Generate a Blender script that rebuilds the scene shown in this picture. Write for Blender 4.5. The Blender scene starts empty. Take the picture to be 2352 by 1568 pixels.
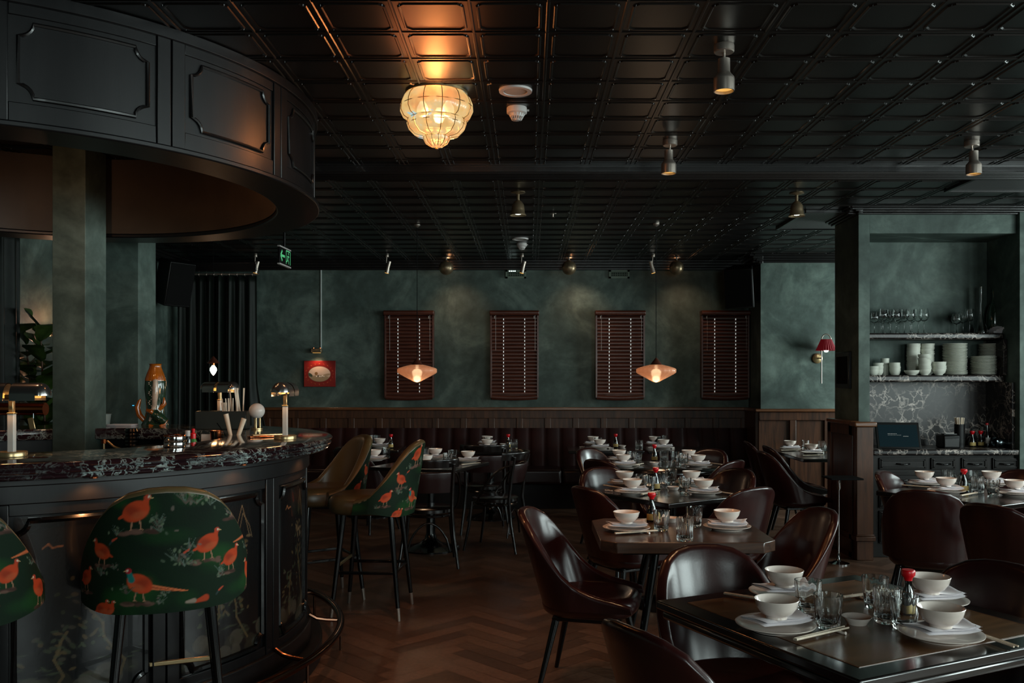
import bpy, bmesh, math, random
import numpy as np
from math import sin, cos, pi, radians as R
from mathutils import Vector, Matrix
random.seed(7)
sc = bpy.context.scene
col = sc.collection
# ------------------------------------------------------------------ camera, world, exposure
F = 2038.0; U0 = 1215.0; V0 = 872.0; EYE = 1.5      # focal length and vanishing point in photo pixels, eye height
cd = bpy.data.cameras.new('camera'); cam = bpy.data.objects.new('camera', cd); col.objects.link(cam)
cam.location = (0, 0, EYE); cam.rotation_euler = (R(90), 0, 0)
cd.sensor_width = 36; cd.lens = F/2352*36; cd.shift_x = -(U0-1176)/2352; cd.shift_y = (V0-784)/2352
cd.clip_start = .05; sc.camera = cam
w = bpy.data.worlds.new('world'); sc.world = w; w.use_nodes = True
w.node_tree.nodes['Background'].inputs[0].default_value = (.45, .62, .62, 1)
w.node_tree.nodes['Background'].inputs[1].default_value = .05
sc.view_settings.view_transform = 'Standard'; sc.view_settings.look = 'None'
sc.view_settings.gamma = 1; sc.view_settings.use_curve_mapping = False
sc.view_settings.exposure = 0.0
try:
    sc.cycles.use_denoising = True; sc.cycles.max_bounces = 10; sc.cycles.transmission_bounces = 10
    sc.cycles.transparent_max_bounces = 8; sc.cycles.sample_clamp_indirect = 4.0
    sc.cycles.caustics_reflective = False; sc.cycles.caustics_refractive = False
except Exception: pass

def lamp(name, kind, loc, power, color, rot=(0,0,0), size=None, size_y=None, spot=None, blend=.5, radius=None):
    l = bpy.data.lights.new(name, kind); l.energy = power; l.color = color
    if kind == 'AREA':
        l.shape = 'RECTANGLE'; l.size = size; l.size_y = size_y or size
    if kind == 'SPOT': l.spot_size = R(spot); l.spot_blend = blend
    if radius is not None and kind != 'AREA': l.shadow_soft_size = radius
    o = bpy.data.objects.new(name, l); col.objects.link(o); o.location = loc; o.rotation_euler = rot
    return o
RX = 5.6                                             # right-hand wall of the room, with the windows
DAY = (.84, 1.0, .98)
# daylight in the window openings: (y centre, z centre, width, height, power)
WINS = [(-1.4, 1.95, 1.6, 1.5, 120), (1.2, 1.95, 1.7, 1.5, 115), (3.6, 1.95, 1.3, 1.5, 75), (5.6, 1.95, 1.3, 1.5, 75), (9.1, 1.8, 1.3, 1.5, 140)]
for i, (y, z, wd, ht, p) in enumerate(WINS):
    lamp('daylight', 'AREA', (RX-.02, y, z), p, DAY, (0, R(90), 0), ht, wd)
lamp('daylight', 'AREA', (1.6, -3.44, 1.9), 75, DAY, (R(90), 0, 0), 2.0, 1.5)

# ------------------------------------------------------------------ helpers
def lin(h):
    h = h.lstrip('#'); c = [int(h[i:i+2], 16)/255 for i in (0, 2, 4)]
    return tuple(((x+.055)/1.055)**2.4 if x > .04045 else x/12.92 for x in c)
def fp(px, py, h=0.0):                                # photo pixel -> point at height h
    y = F*(EYE-h)/(py-V0); return ((px-U0)*y/F, y, h)
def X(px, y): return (px-U0)*y/F
def Z(py, y): return EYE-(py-V0)*y/F

class MB:
    def __init__(s): s.v = []; s.f = []; s.m = None
    def add(s, vs, fs):
        n = len(s.v)
        if s.m is not None: vs = [tuple(s.m @ Vector(p)) for p in vs]
        s.v += [tuple(p) for p in vs]; s.f += [tuple(i+n for i in f) for f in fs]
    def box(s, c, d, rz=0, rx=0, ry=0):
        M = Matrix.Translation(c) @ Matrix.Rotation(rz, 4, 'Z') @ Matrix.Rotation(ry, 4, 'Y') @ Matrix.Rotation(rx, 4, 'X')
        vs = [tuple(M @ Vector((x*d[0]/2, y*d[1]/2, z*d[2]/2))) for z in (-1, 1) for x, y in ((-1, -1), (1, -1), (1, 1), (-1, 1))]
        s.add(vs, [(3,2,1,0), (4,5,6,7), (0,1,5,4), (1,2,6,5), (2,3,7,6), (3,0,4,7)]); return s
    def b2(s, a, b): return s.box([(a[i]+b[i])/2 for i in range(3)], [abs(b[i]-a[i]) for i in range(3)])
    def lathe(s, prof, n=24, c=(0,0,0), M=None, flute=None, a0=0, a1=2*pi):
        full = abs(a1-a0-2*pi) < 1e-6; k = n if full else n+1; vs = []; fs = []
        for (r, z) in prof:
            for i in range(k):
                a = a0+(a1-a0)*i/n; rr = r
                if flute: rr = r*(1+flute(a, z))
                vs.append((rr*cos(a), rr*sin(a), z))
        for j in range(len(prof)-1):
            for i in range(n):
                i2 = (i+1) % k if full else i+1
                fs.append((j*k+i, j*k+i2, (j+1)*k+i2, (j+1)*k+i))
        if M is None: M = Matrix.Translation(c)
        s.add([tuple(M @ Vector(p)) for p in vs], fs); return s
    def cyl(s, c, r, h, n=20, r2=None):              # c = base centre
        r2 = r if r2 is None else r2
        return s.lathe([(0.0001, 0), (r, 0), (r2, h), (0.0001, h)], n, c)
    def rod(s, a, b, r, r2=None, n=10, cap=True):
        a = Vector(a); b = Vector(b); d = b-a; L = d.length; q = d.to_track_quat('Z', 'Y').to_matrix().to_4x4()
        r2 = r if r2 is None else r2
        p = [(r, 0), (r2, L)]
        if cap: p = [(.0001, 0)]+p+[(.0001, L)]
        return s.lathe(p, n, M=Matrix.Translation(a) @ q)
    def tube(s, pts, r, n=8, closed=False):
        pts = [Vector(p) for p in pts]; k = len(pts); vs = []; fs = []; up = None
        rr = r if isinstance(r, (list, tuple)) else [r]*k
        for i, p in enumerate(pts):
            a = pts[(i-1) % k] if (i or closed) else p; b = pts[(i+1) % k] if (i < k-1 or closed) else p
            t = (b-a).normalized()
            if up is None: up = t.orthogonal().normalized()
            up = (up-t*up.dot(t)).normalized(); w_ = t.cross(up)
            for j in range(n):
                an = 2*pi*j/n; vs.append(tuple(p+(up*cos(an)+w_*sin(an))*rr[i]))
        for i in range(k if closed else k-1):
            i2 = (i+1) % k
            for j in range(n): fs.append((i*n+j, i*n+(j+1) % n, i2*n+(j+1) % n, i2*n+j))
        if not closed: fs += [tuple(range(n-1, -1, -1)), tuple((k-1)*n+j for j in range(n))]
        s.add(vs, fs); return s
    def prism(s, poly, z0, z1):
        n = len(poly); vs = [(x, y, z0) for x, y in poly]+[(x, y, z1) for x, y in poly]
        s.add(vs, [tuple(range(n-1, -1, -1)), tuple(range(n, 2*n))]+[(i, (i+1) % n, n+(i+1) % n, n+i) for i in range(n)]); return s
    def grid(s, fn, nu, nv):
        vs = [fn(i/nu, j/nv) for j in range(nv+1) for i in range(nu+1)]
        s.add(vs, [(j*(nu+1)+i, j*(nu+1)+i+1, (j+1)*(nu+1)+i+1, (j+1)*(nu+1)+i) for j in range(nv) for i in range(nu)]); return s
    def build(s, name, mat, parent=None, smooth=40, bevel=0, seg=2, sub=0, loc=None, fix=True):
        me = bpy.data.meshes.new(name); me.from_pydata(s.v, [], s.f); me.update()
        if len(s.v) < 9000 and fix:
            b_ = bmesh.new(); b_.from_mesh(me); bmesh.ops.remove_doubles(b_, verts=b_.verts, dist=1e-5); bmesh.ops.recalc_face_normals(b_, faces=b_.faces); b_.to_mesh(me); b_.free()
        if mat is not None: me.materials.append(M_[mat] if isinstance(mat, str) else mat)
        if smooth:
            for p in me.polygons: p.use_smooth = True
            if smooth < 179: me.set_sharp_from_angle(angle=R(smooth))
        o = bpy.data.objects.new(name, me); col.objects.link(o)
        if parent is not None: o.parent = parent
        if loc is not None: o.location = loc
        if bevel:
            b = o.modifiers.new('bevel', 'BEVEL'); b.width = bevel; b.segments = seg; b.limit_method = 'ANGLE'; b.angle_limit = R(40)
        if sub:
            b = o.modifiers.new('sub', 'SUBSURF'); b.levels = sub; b.render_levels = sub
        return o
def tag(o, label, cat, group=None):
    o['label'] = label; o['category'] = cat
    if group: o['group'] = group
    return o
def thing(name, label, cat, loc=(0,0,0), rz=0, group=None):
    o = bpy.data.objects.new(name, None); col.objects.link(o); o.location = loc; o.rotation_euler = (0, 0, rz)
    o.empty_display_size = .05
    return tag(o, label, cat, group)
def struct(name, mb, mat, smooth=40, bevel=0, parent=None):
    o = mb.build(name, mat, parent, smooth, bevel)
    if parent is None: o['kind'] = 'structure'
    return o
KIDS = {}
def kids(o): return [c for c in bpy.data.objects if c.parent == o]
def dup(root, loc, rz=None, label=None, group=None, scale=None):
    if root.name not in KIDS:
        KIDS[root.name] = [(c, kids(c)) for c in kids(root)]
    r = root.copy(); col.objects.link(r); r.location = loc
    if rz is not None: r.rotation_euler = (0, 0, rz)
    if scale: r.scale = scale
    if label: r['label'] = label
    if group: r['group'] = group
    for c, gs in KIDS[root.name]:
        d = c.copy(); col.objects.link(d); d.parent = r
        for g in gs:
            e = g.copy(); col.objects.link(e); e.parent = d
    return r
USED = set()
def place(proto, loc, rz=0, label=None, group=None, scale=None):      # the first use moves the prototype itself
    if proto.name in USED: return dup(proto, loc, rz, label, group, scale)
    if proto.name not in KIDS: KIDS[proto.name] = [(c, kids(c)) for c in kids(proto)]
    USED.add(proto.name); proto.location = loc; proto.rotation_euler = (0, 0, rz)
    if label: proto['label'] = label
    if group: proto['group'] = group
    if scale: proto.scale = scale
    return proto

# ------------------------------------------------------------------ materials
M_ = {}
class NT:
    def __init__(s, name):
        m = bpy.data.materials.new(name); m.use_nodes = True; s.m = m; s.t = m.node_tree; s.n = s.t.nodes
        s.b = s.n['Principled BSDF']; M_[name] = m; s.tc = None
    def coord(s, scale=(1,1,1), out='Object', rot=(0,0,0)):
        tc = s.n.new('ShaderNodeTexCoord'); mp = s.n.new('ShaderNodeMapping')
        mp.inputs['Scale'].default_value = scale; mp.inputs['Rotation'].default_value = rot
        s.t.links.new(tc.outputs[out], mp.inputs[0]); return mp.outputs[0]
    def noise(s, vec, scale, detail=4, rough=.5, dist=0):
        n = s.n.new('ShaderNodeTexNoise'); n.inputs['Scale'].default_value = scale; n.inputs['Detail'].default_value = detail
        n.inputs['Roughness'].default_value = rough; n.inputs['Distortion'].default_value = dist
        s.t.links.new(vec, n.inputs['Vector']); return n
    def ramp(s, fac, stops):
        r = s.n.new('ShaderNodeValToRGB'); e = r.color_ramp.elements
        for i, (p, c) in enumerate(stops):
            if i < 2: e[i].position = p
            else: e.new(p)
            e[i].color = (*c, 1) if len(c) == 3 else c
        s.t.links.new(fac, r.inputs[0]); return r.outputs[0]
    def mix(s, fac, a, b, mode='MIX'):
        m = s.n.new('ShaderNodeMix'); m.data_type = 'RGBA'; m.blend_type = mode
        for k, v in ((0, fac), (6, a), (7, b)):
            if hasattr(v, 'links') or hasattr(v, 'is_linked'): s.t.links.new(v, m.inputs[k])
            else: m.inputs[k].default_value = v if k == 0 else (*v, 1)
        return m.outputs[2]
    def bump(s, h, strength, dist=.01):
        b = s.n.new('ShaderNodeBump'); b.inputs['Strength'].default_value = strength; b.inputs['Distance'].default_value = dist
        s.t.links.new(h, b.inputs['Height']); s.t.links.new(b.outputs[0], s.b.inputs['Normal']); return b
    def col(s, c):
        if isinstance(c, tuple): s.b.inputs['Base Color'].default_value = (*c, 1)
        else: s.t.links.new(c, s.b.inputs['Base Color'])
    def p(s, **k):
        for a, v in k.items():
            a = {'rough': 'Roughness', 'metal': 'Metallic', 'coat': 'Coat Weight', 'coatr': 'Coat Roughness', 'spec': 'Specular IOR Level', 'trans': 'Transmission Weight', 'ior': 'IOR', 'sheen': 'Sheen Weight', 'em': 'Emission Strength', 'emc': 'Emission Color', 'alpha': 'Alpha', 'sss': 'Subsurface Weight'}[a]
            s.b.inputs[a].default_value = (*v, 1) if a == 'Emission Color' else v
def simple(name, c, rough=.5, metal=0, bscale=0, bstr=.1, var=.15, vs=6, **k):
    t = NT(name); c = lin(c) if isinstance(c, str) else c
    v = t.coord(); n = t.noise(v, vs, 3)
    t.col(t.ramp(n.outputs[0], [(.3, tuple(x*(1-var) for x in c)), (.7, tuple(min(1, x*(1+var)) for x in c))]))
    t.p(rough=rough, metal=metal, **k)
    if bscale:
        t.bump(t.noise(v, bscale, 3).outputs[0], bstr, .002)
    return t
def wood(name, dark, light, rough=.35, scale=(14, 14, 1.2), coat=.0, bstr=.25, spec=.5):
    t = NT(name); v = t.coord(scale); n = t.noise(v, 2.2, 8, .6, .6)
    t.col(t.ramp(n.outputs[0], [(.3, lin(dark)), (.72, lin(light))])); t.p(rough=rough, coat=coat, coatr=.2, spec=spec)
    t.bump(n.outputs[0], bstr, .002)
wood('wood_black', '#090706', '#17110d', .38, coat=0, spec=.3)
wood('wood_bar', '#08080a', '#121112', .36, (10, 10, 1.0), coat=0, spec=.38)
wood('wood_wains', '#24140c', '#573420', .42, (12, 12, 1.0), coat=0, spec=.35)
wood('wood_rail', '#4a2c18', '#7a4a2a', .33, (2, 12, 12), coat=.3)
wood('wood_table', '#2e1f18', '#553a2c', .28, (1.5, 14, 14), coat=.35)
wood('wood_dtable', '#0d0b0a', '#1d1714', .16, (1.5, 14, 14), coat=.7, bstr=.08)
wood('wood_inlay', '#4a3018', '#6e4a2c', .26, (1.5, 10, 10), coat=.25, bstr=.015)
wood('wood_thonet', '#0b0908', '#191210', .2, coat=.6, bstr=.1)
wood('wood_pale', '#cbb69c', '#e8d9c6', .5, (30, 30, 3), bstr=.1)
wood('wood_blind', '#3a1c14', '#5c3024', .34, (1.5, 20, 20), coat=.2)
# green plaster
t = NT('plaster'); v = t.coord(); n1 = t.noise(v, 1.6, 8, .62, .8); n2 = t.noise(v, 9, 6, .6)
c1 = t.ramp(n1.outputs[0], [(.3, lin('#323f3a')), (.5, lin('#47554f')), (.72, lin('#6a7971'))])
c2 = t.ramp(n2.outputs[0], [(.35, (.75, .75, .75)), (.7, (1.2, 1.2, 1.2))])
t.col(t.mix(1.0, c1, c2, 'MULTIPLY')); t.p(rough=.62, spec=.35); t.bump(n2.outputs[0], .12, .004)
t = simple('tin', '#080706', .34, 0, 60, .04, .2, 2, spec=.45)
simple('black_trim', '#121010', .3, 0, spec=.5, coat=.3)
simple('black_matte', '#050505', .8, spec=.15)
simple('black_metal', '#0a0a0b', .22, .3, coat=.4)
simple('black_plastic', '#070707', .45, spec=.3)
simple('bronze', '#8d7a60', .34, .75, var=.25, vs=20)
simple('brass', '#b39a72', .3, .85)
simple('nickel', '#a89c92', .33, .8)
simple('chrome', '#c9c9c9', .08, 1)
simple('smoke_chrome', '#8f8c8a', .18, .92)
simple('lining', '#33291f', .5, var=.2)
simple('copper', '#c0693f', .2, 1)
simple('rail_metal', '#6a4a3a', .2, 1)
simple('white_metal', '#c9c3bb', .4, 0)
simple('white_plastic', '#b9b3b0', .45)
simple('vent_paint', '#5e6d60', .55)
simple('porcelain', '#e6d8ce', .18, 0, var=.04, coat=.5)
simple('stoneware', '#cfd0c4', .35, 0, var=.06)
simple('brown_ware', '#8a6a52', .45)
simple('napkin', '#cfc8cc', .8, 0, 120, .15, .05, sheen=.3)
simple('red_plastic', '#c8101a', .3, 0, var=.05)
simple('green_plastic', '#2c7a3a', .3)
simple('label_paper', '#b59a5a', .6)
simple('soy', '#0a0605', .08, 0, coat=1.0)
simple('olive_leather', '#5a4a30', .36, 0, 40, .12, .2, 3, coat=.2, coatr=.3)
simple('stone_grey', '#a8a29c', .5)
simple('rod_white', '#a9b0ac', .4)
simple('globe_white', '#d8cfc8', .3)
simple('foil', '#7a8488', .25, 1)
simple('slate', '#1a211f', .35)
# burgundy leather with soft creases
t = NT('leather'); v = t.coord((1, 1, .35)); n1 = t.noise(v, 5, 2, .4, .6); v2 = t.coord(); n2 = t.noise(v2, 3, 4); n3 = t.noise(v2, 110, 3)
t.col(t.ramp(n2.outputs[0], [(.3, lin('#1c0808')), (.7, lin('#36120f'))])); t.p(rough=.28, coat=.3, coatr=.2, spec=.5)
mth = t.n.new('ShaderNodeMath'); mth.operation = 'MULTIPLY_ADD'; t.t.links.new(n3.outputs[0], mth.inputs[0]); mth.inputs[1].default_value = .02; t.t.links.new(n1.outputs[0], mth.inputs[2])
t.bump(mth.outputs[0], .40, .03)
t = NT('leather_plain'); n2 = t.noise(t.coord(), 60, 3); t.col(lin('#200b0a')); t.p(rough=.33, coat=.25, coatr=.2); t.bump(n2.outputs[0], .15, .002)
t = NT('banquette_leather'); n2 = t.noise(t.coord(), 5, 4); t.col(t.ramp(n2.outputs[0], [(.3, lin('#1c0706')), (.7, lin('#2a0d0b'))])); t.p(rough=.5, spec=.15); t.bump(n2.outputs[0], .2, .01)
# velvet curtain
t = NT('velvet'); n2 = t.noise(t.coord((1, 1, .3)), 30, 5); t.col(t.ramp(n2.outputs[0], [(.3, lin('#060b08')), (.7, lin('#101a14'))])); t.p(rough=.5, sheen=.05, spec=.2)
# marble
def marble(name, base1, base2, vein, sc1, thr, rough=.12, amt=1.0):
    t = NT(name); v = t.coord(); w1 = t.noise(v, 2.2, 6, .6)
    vm = t.n.new('ShaderNodeVectorMath'); vm.operation = 'MULTIPLY_ADD'; t.t.links.new(w1.outputs['Color'], vm.inputs[0]); vm.inputs[1].default_value = (.5, .5, .5); t.t.links.new(v, vm.inputs[2])
    fac = None
    for s_, th in ((sc1, thr), (sc1*2.3, thr*1.3)):
        vo = t.n.new('ShaderNodeTexVoronoi'); vo.feature = 'DISTANCE_TO_EDGE'; vo.inputs['Scale'].default_value = s_; t.t.links.new(vm.outputs[0], vo.inputs['Vector'])
        r = t.ramp(vo.outputs['Distance'], [(0.0, (amt,)*3), (th, (0,)*3)])
        fac = r if fac is None else t.mix(1.0, fac, r, 'ADD')
    msk = t.ramp(t.noise(v, 3.5, 4).outputs[0], [(.42, (.05,)*3), (.62, (1,)*3)])
    fac = t.mix(1.0, fac, msk, 'MULTIPLY')
    base = t.ramp(w1.outputs[0], [(.3, lin(base1)), (.7, lin(base2))])
    sp = t.n.new('ShaderNodeRGBToBW'); t.t.links.new(fac, sp.inputs[0])
    t.col(t.mix(sp.outputs[0], base, lin(vein))); t.p(rough=rough, coat=.3 if rough < .2 else 0, coatr=.05)
marble('marble_bar', '#150b0e', '#2e1a1e', '#a9b6b2', 7, .05, .10, .85)
marble('marble_wall', '#0d0909', '#241b1a', '#c9bbb1', 4.0, .035, .36, 1.0)
# floor planks
t = NT('parquet'); g = t.n.new('ShaderNodeNewGeometry'); v = t.coord((1, 1, 1)); n = t.noise(v, 3, 5); n2 = t.noise(v, 40, 6, .7)
c1 = t.ramp(g.outputs['Random Per Island'], [(0, lin('#4e382b')), (.5, lin('#604737')), (1, lin('#6f5343'))])
c2 = t.ramp(n2.outputs[0], [(.3, (.6, .6, .6)), (.7, (1.15, 1.15, 1.15))])
t.col(t.mix(1.0, c1, c2, 'MULTIPLY')); t.p(rough=.36, spec=.5)
rr = t.ramp(n.outputs[0], [(.3, (.3,)*3), (.7, (.48,)*3)]); t.t.links.new(rr, t.b.inputs['Roughness']); t.bump(n2.outputs[0], .25, .003)
# glass
t = NT('glass'); t.col((.97, .99, .98)); t.p(rough=.02, trans=1, ior=1.45)
t = NT('frosted'); t.col((.55, .65, .62)); t.p(rough=.3, trans=.5, ior=1.3)
t = NT('amber_glass'); t.col(lin('#e8b592')); t.p(rough=.2, trans=.6, ior=1.25, em=.16, emc=lin('#e8a070'))
t = NT('green_glass'); t.col(lin('#1f3a26')); t.p(rough=.12, trans=.4, coat=1.0)
def emit(name, c, s, rough=.5):
    t = NT(name); t.col(c); t.p(rough=rough, em=s, emc=c); return t
emit('bulb', (.86, 1, .90), 3.2)
emit('vent_daylight', (.75, 1, .95), 6)
emit('day_hole', (.8, .85, .82), .5)
emit('exit_green', lin('#4fae74'), .55)
emit('glow_shade', lin('#f0b45a'), 1.0)
emit('led_blue', (.05, .5, .9), 1.5)
# vertex colour materials (woven and painted patterns)
def vcol_mat(name, rough, **k):
    t = NT(name); a = t.n.new('ShaderNodeVertexColor'); a.layer_name = 'pattern'; t.col(a.outputs[0]); t.p(rough=rough, **k)
    n = t.noise(t.coord(), 90, 3); t.bump(n.outputs[0], .15, .002); return t
vcol_mat('bird_velvet', .7, spec=.2)
vcol_mat('painted_panel', .22, coat=.4)
vcol_mat('painting', .35)
class Paint:
    def __init__(s, u, v, base):
        s.u = np.asarray(u, float); s.v = np.asarray(v, float); s.c = np.tile(np.array(base, float), (len(s.u), 1)); s.rng = np.random.RandomState(3)
    def _b(s, a, c): a = np.clip(a, 0, 1)[:, None]; s.c = s.c*(1-a)+np.array(c)*a
    def ell(s, cx, cy, rx, ry, rot, c, soft=.15, a=1):
        du = s.u-cx; dv = s.v-cy; x = du*cos(rot)+dv*sin(rot); y = -du*sin(rot)+dv*cos(rot)
        d = np.sqrt((x/rx)**2+(y/ry)**2); s._b(a*np.clip((1-d)/soft+.5, 0, 1), c)
    def line(s, a, b, w0, w1, c, al=1):
        ax, ay = a; bx, by = b; L2 = (bx-ax)**2+(by-ay)**2+1e-12
        t_ = np.clip(((s.u-ax)*(bx-ax)+(s.v-ay)*(by-ay))/L2, 0, 1)
        d = np.hypot(s.u-ax-t_*(bx-ax), s.v-ay-t_*(by-ay)); w_ = w0+(w1-w0)*t_
        s._b(al*np.clip((w_-d)/(w_*.4+1e-9)+.3, 0, 1)*(d < w_*1.2), c)
    def poly(s, pts, w, c, al=1):
        for a, b in zip(pts[:-1], pts[1:]): s.line(a, b, w, w, c, al)
    def apply(s, me):
        ca = me.color_attributes.new('pattern', 'FLOAT_COLOR', 'POINT')
        buf = np.ones((len(s.c), 4)); buf[:, :3] = s.c; ca.data.foreach_set('color', buf.ravel().astype(np.float32))
# ------------------------------------------------------------------ room shell
CH = 2.95; WY = 10.87; LX = -4.25; PY = 10.3; PX = 2.69; TS = .305
# floor: herringbone planks
mb = MB(); L_, W_ = .5, .1; ca, sa = cos(R(45)), sin(R(45)); g = .0012
def plank(x0, y0, x1, y1):
    ps = [(x0+g, y0+g), (x1-g, y0+g), (x1-g, y1-g), (x0+g, y1-g)]
    q = [(a*ca-b*sa, a*sa+b*ca+6, 0) for a, b in ps]
    cxm = sum(p[0] for p in q)/4; cym = sum(p[1] for p in q)/4
    if LX-.1 < cxm < RX and 2.2 < cym < 11: mb.add(q, [(0, 1, 2, 3)])
for i in range(-110, 111):
    for j in range(-24, 25):
        ox = i*W_+j*L_; oy = i*W_-j*L_
        if abs(ox) > 8 or abs(oy) > 8: continue
        plank(ox, oy, ox+L_, oy+W_); plank(ox+L_, oy+W_-L_, ox+L_+W_, oy+W_)
mb.add([(LX-.3, -3.6, -.003), (RX+.3, -3.6, -.003), (RX+.3, 11.2, -.003), (LX-.3, 11.2, -.003)], [(0, 1, 2, 3)])
mb.add([(LX-.3, -3.6, -.12), (RX+.3, -3.6, -.12), (RX+.3, 11.2, -.12), (LX-.3, 11.2, -.12)], [(3, 2, 1, 0)])
struct('floor', mb, 'parquet', 0)
# ceiling: pressed tin tiles
mb = MB(); mb.b2((LX-.3, -3.6, CH), (RX+.3, 11.2, CH+.1))
y = 2.48
ks = [y+TS*i for i in range(28)]; xs = [-4.195+TS*i for i in range(33)]
for xx in xs:
    mb.add([(xx+dx, yy, CH-dz) for yy in (ks[0], WY) for dx, dz in ((-.008, 0), (-.004, .005), (.004, .005), (.008, 0))], [(i, i+1, 5+i, 4+i) for i in range(3)])
for yy in ks:
    mb.add([(xx, yy+dy, CH-dz) for xx in (LX, RX) for dy, dz in ((-.008, 0), (-.004, .004), (.004, .004), (.008, 0))], [(i, i+1, 5+i, 4+i) for i in range(3)])
def octo(cx, cy, h, ch): return [(cx-h, cy-h+ch), (cx-h+ch, cy-h), (cx+h-ch, cy-h), (cx+h, cy-h+ch), (cx+h, cy+h-ch), (cx+h-ch, cy+h), (cx-h+ch, cy+h), (cx-h, cy+h-ch)]
for xx in xs:
    for yy in ks:
        cx, cy = xx+TS/2, yy+TS/2
        if cx > RX or cy > WY: continue
        vs = [(a, b, CH-dz) for h, dz in ((.130, 0), (.126, .005), (.121, .005), (.116, .0005)) for a, b in octo(cx, cy, h, .022)]
        mb.add(vs, [(k*8+i, k*8+(i+1) % 8, k*8+8+(i+1) % 8, k*8+8+i) for k in range(3) for i in range(8)])
        for sx, sy in ((-1, -1), (1, -1), (-1, 1), (1, 1)):      # pressed bead at each frame corner
            bx, by = cx+sx*.119, cy+sy*.119
            mb.add([(bx-.004, by, CH), (bx, by-.004, CH), (bx+.004, by, CH), (bx, by+.004, CH), (bx, by, CH-.008)], [(0, 4, 1), (1, 4, 2), (2, 4, 3), (3, 4, 0)])
struct('ceiling', mb, 'tin', 30)
def cornice(name, pts, z0, proj, parent=None):        # stepped crown moulding swept along wall-parallel segments (p, q, inward normal)
    mb = MB()
    for (p, q, n) in pts:
        for k, (zz0, zz1, pr) in enumerate(((z0, z0+.25*(CH-z0), .3), (z0+.25*(CH-z0), z0+.5*(CH-z0), .5), (z0+.5*(CH-z0), z0+.78*(CH-z0), .75), (z0+.78*(CH-z0), CH-.001, 1))):
            a = (p[0]-n[0]*.0, p[1]-n[1]*.0); b = (q[0]+n[0]*proj*pr, q[1]+n[1]*proj*pr)
            mb.b2((min(a[0], b[0]), min(a[1], b[1]), zz0), (max(a[0], b[0]), max(a[1], b[1]), zz1))
    return struct(name, mb, 'black_trim', 30, .004)
# walls
mb = MB(); mb.b2((LX-.15, WY, 0), (PX, WY+.2, CH)); struct('wall_back', mb, 'plaster', 0)
mb = MB(); mb.b2((PX, PY, 0), (RX+.15, WY+.2, CH)); struct('wall_alcove', mb, 'plaster', 0)
mb = MB(); mb.b2((LX-.15, -3.5, 0), (LX, WY, CH)); struct('wall_left', mb, 'plaster', 0)
mb = MB(); mb.b2((LX-.15, -3.65, 0), (0.6, -3.5, CH)); mb.b2((2.6, -3.65, 0), (RX+.15, -3.5, CH)); mb.b2((.6, -3.65, 0), (2.6, -3.5, 1.1)); mb.b2((.6, -3.65, 2.7), (2.6, -3.5, CH)); struct('wall_front', mb, 'plaster', 0)
mb = MB(); ed = -3.5
for (yc, zc, wd, ht, p) in WINS:
    mb.b2((RX, ed, 0), (RX+.2, yc-wd/2, CH)); ed = yc+wd/2
    mb.b2((RX, yc-wd/2, 0), (RX+.2, ed, zc-ht/2)); mb.b2((RX, yc-wd/2, zc+ht/2), (RX+.2, ed, CH))
mb.b2((RX, ed, 0), (RX+.2, WY, CH)); struct('wall_right', mb, 'plaster', 0)
for i, (yc, zc, wd, ht, p) in enumerate(WINS):
    m2 = MB()
    for s in (-1, 1): m2.box((RX+.06, yc+s*(wd/2-.03), zc), (.08, .06, ht)); m2.box((RX+.06, yc, zc+s*(ht/2-.03)), (.08, wd, .06))
    m2.box((RX+.06, yc, zc), (.06, .04, ht))
    struct('window_%d' % (i+1), m2, 'black_trim', 30)
# niche block with the service shelves
NX0, NX1, NY0, NY1 = 2.785, 2.88, 7.5, 7.98; NR = 4.12; NZ = 2.737
mb = MB(); mb.b2((NX0, NY0, 0), (NX1, 8.08, CH)); mb.b2((NR, NY0-.05, 0), (RX+.1, 8.08, CH)); mb.b2((NX1, NY0, NZ), (NR, 8.08, CH)); mb.b2((NX1, NY1, 0), (NR, 8.08, NZ))
struct('wall_niche', mb, 'plaster', 0, .003)
cornice('trim_1', [((LX, WY), (PX, WY), (0, -1)), ((PX, PY-.1), (PX, WY), (-1, 0)), ((LX, 6.7), (LX, WY), (1, 0))], 2.84, .15)
cornice('trim_2', [((PX-.1, PY), (RX, PY), (0, -1))], 2.855, .12)
cornice('trim_3', [((NX0-.1, NY0), (RX, NY0), (0, -1)), ((NX0, NY0-.1), (NX0, 8.08), (-1, 0))], 2.893, .12)
# ceiling beam with a reeded face
mb = MB(); mb.b2((LX, 5.97, CH-.05), (RX, 6.2, CH)); mb.b2((LX, 5.95, CH-.012), (RX, 6.24, CH))
for k in range(4): mb.rod((LX, 6.0+k*.055, CH-.05), (RX, 6.0+k*.055, CH-.05), .012, n=8, cap=False)
struct('trim_4', mb, 'black_trim', 30)
# green columns behind the bar
for nm, a, b in (('wall_pier', (X(120, 5.45), 5.45, 0), (X(196, 5.45), 5.72, CH)), ('wall_pier', (X(234, 6.42), 6.42, 0), (X(318, 6.42), 6.72, CH))):
    mb = MB(); mb.b2(a, b); struct(nm, mb, 'plaster', 0, .004)
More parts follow.
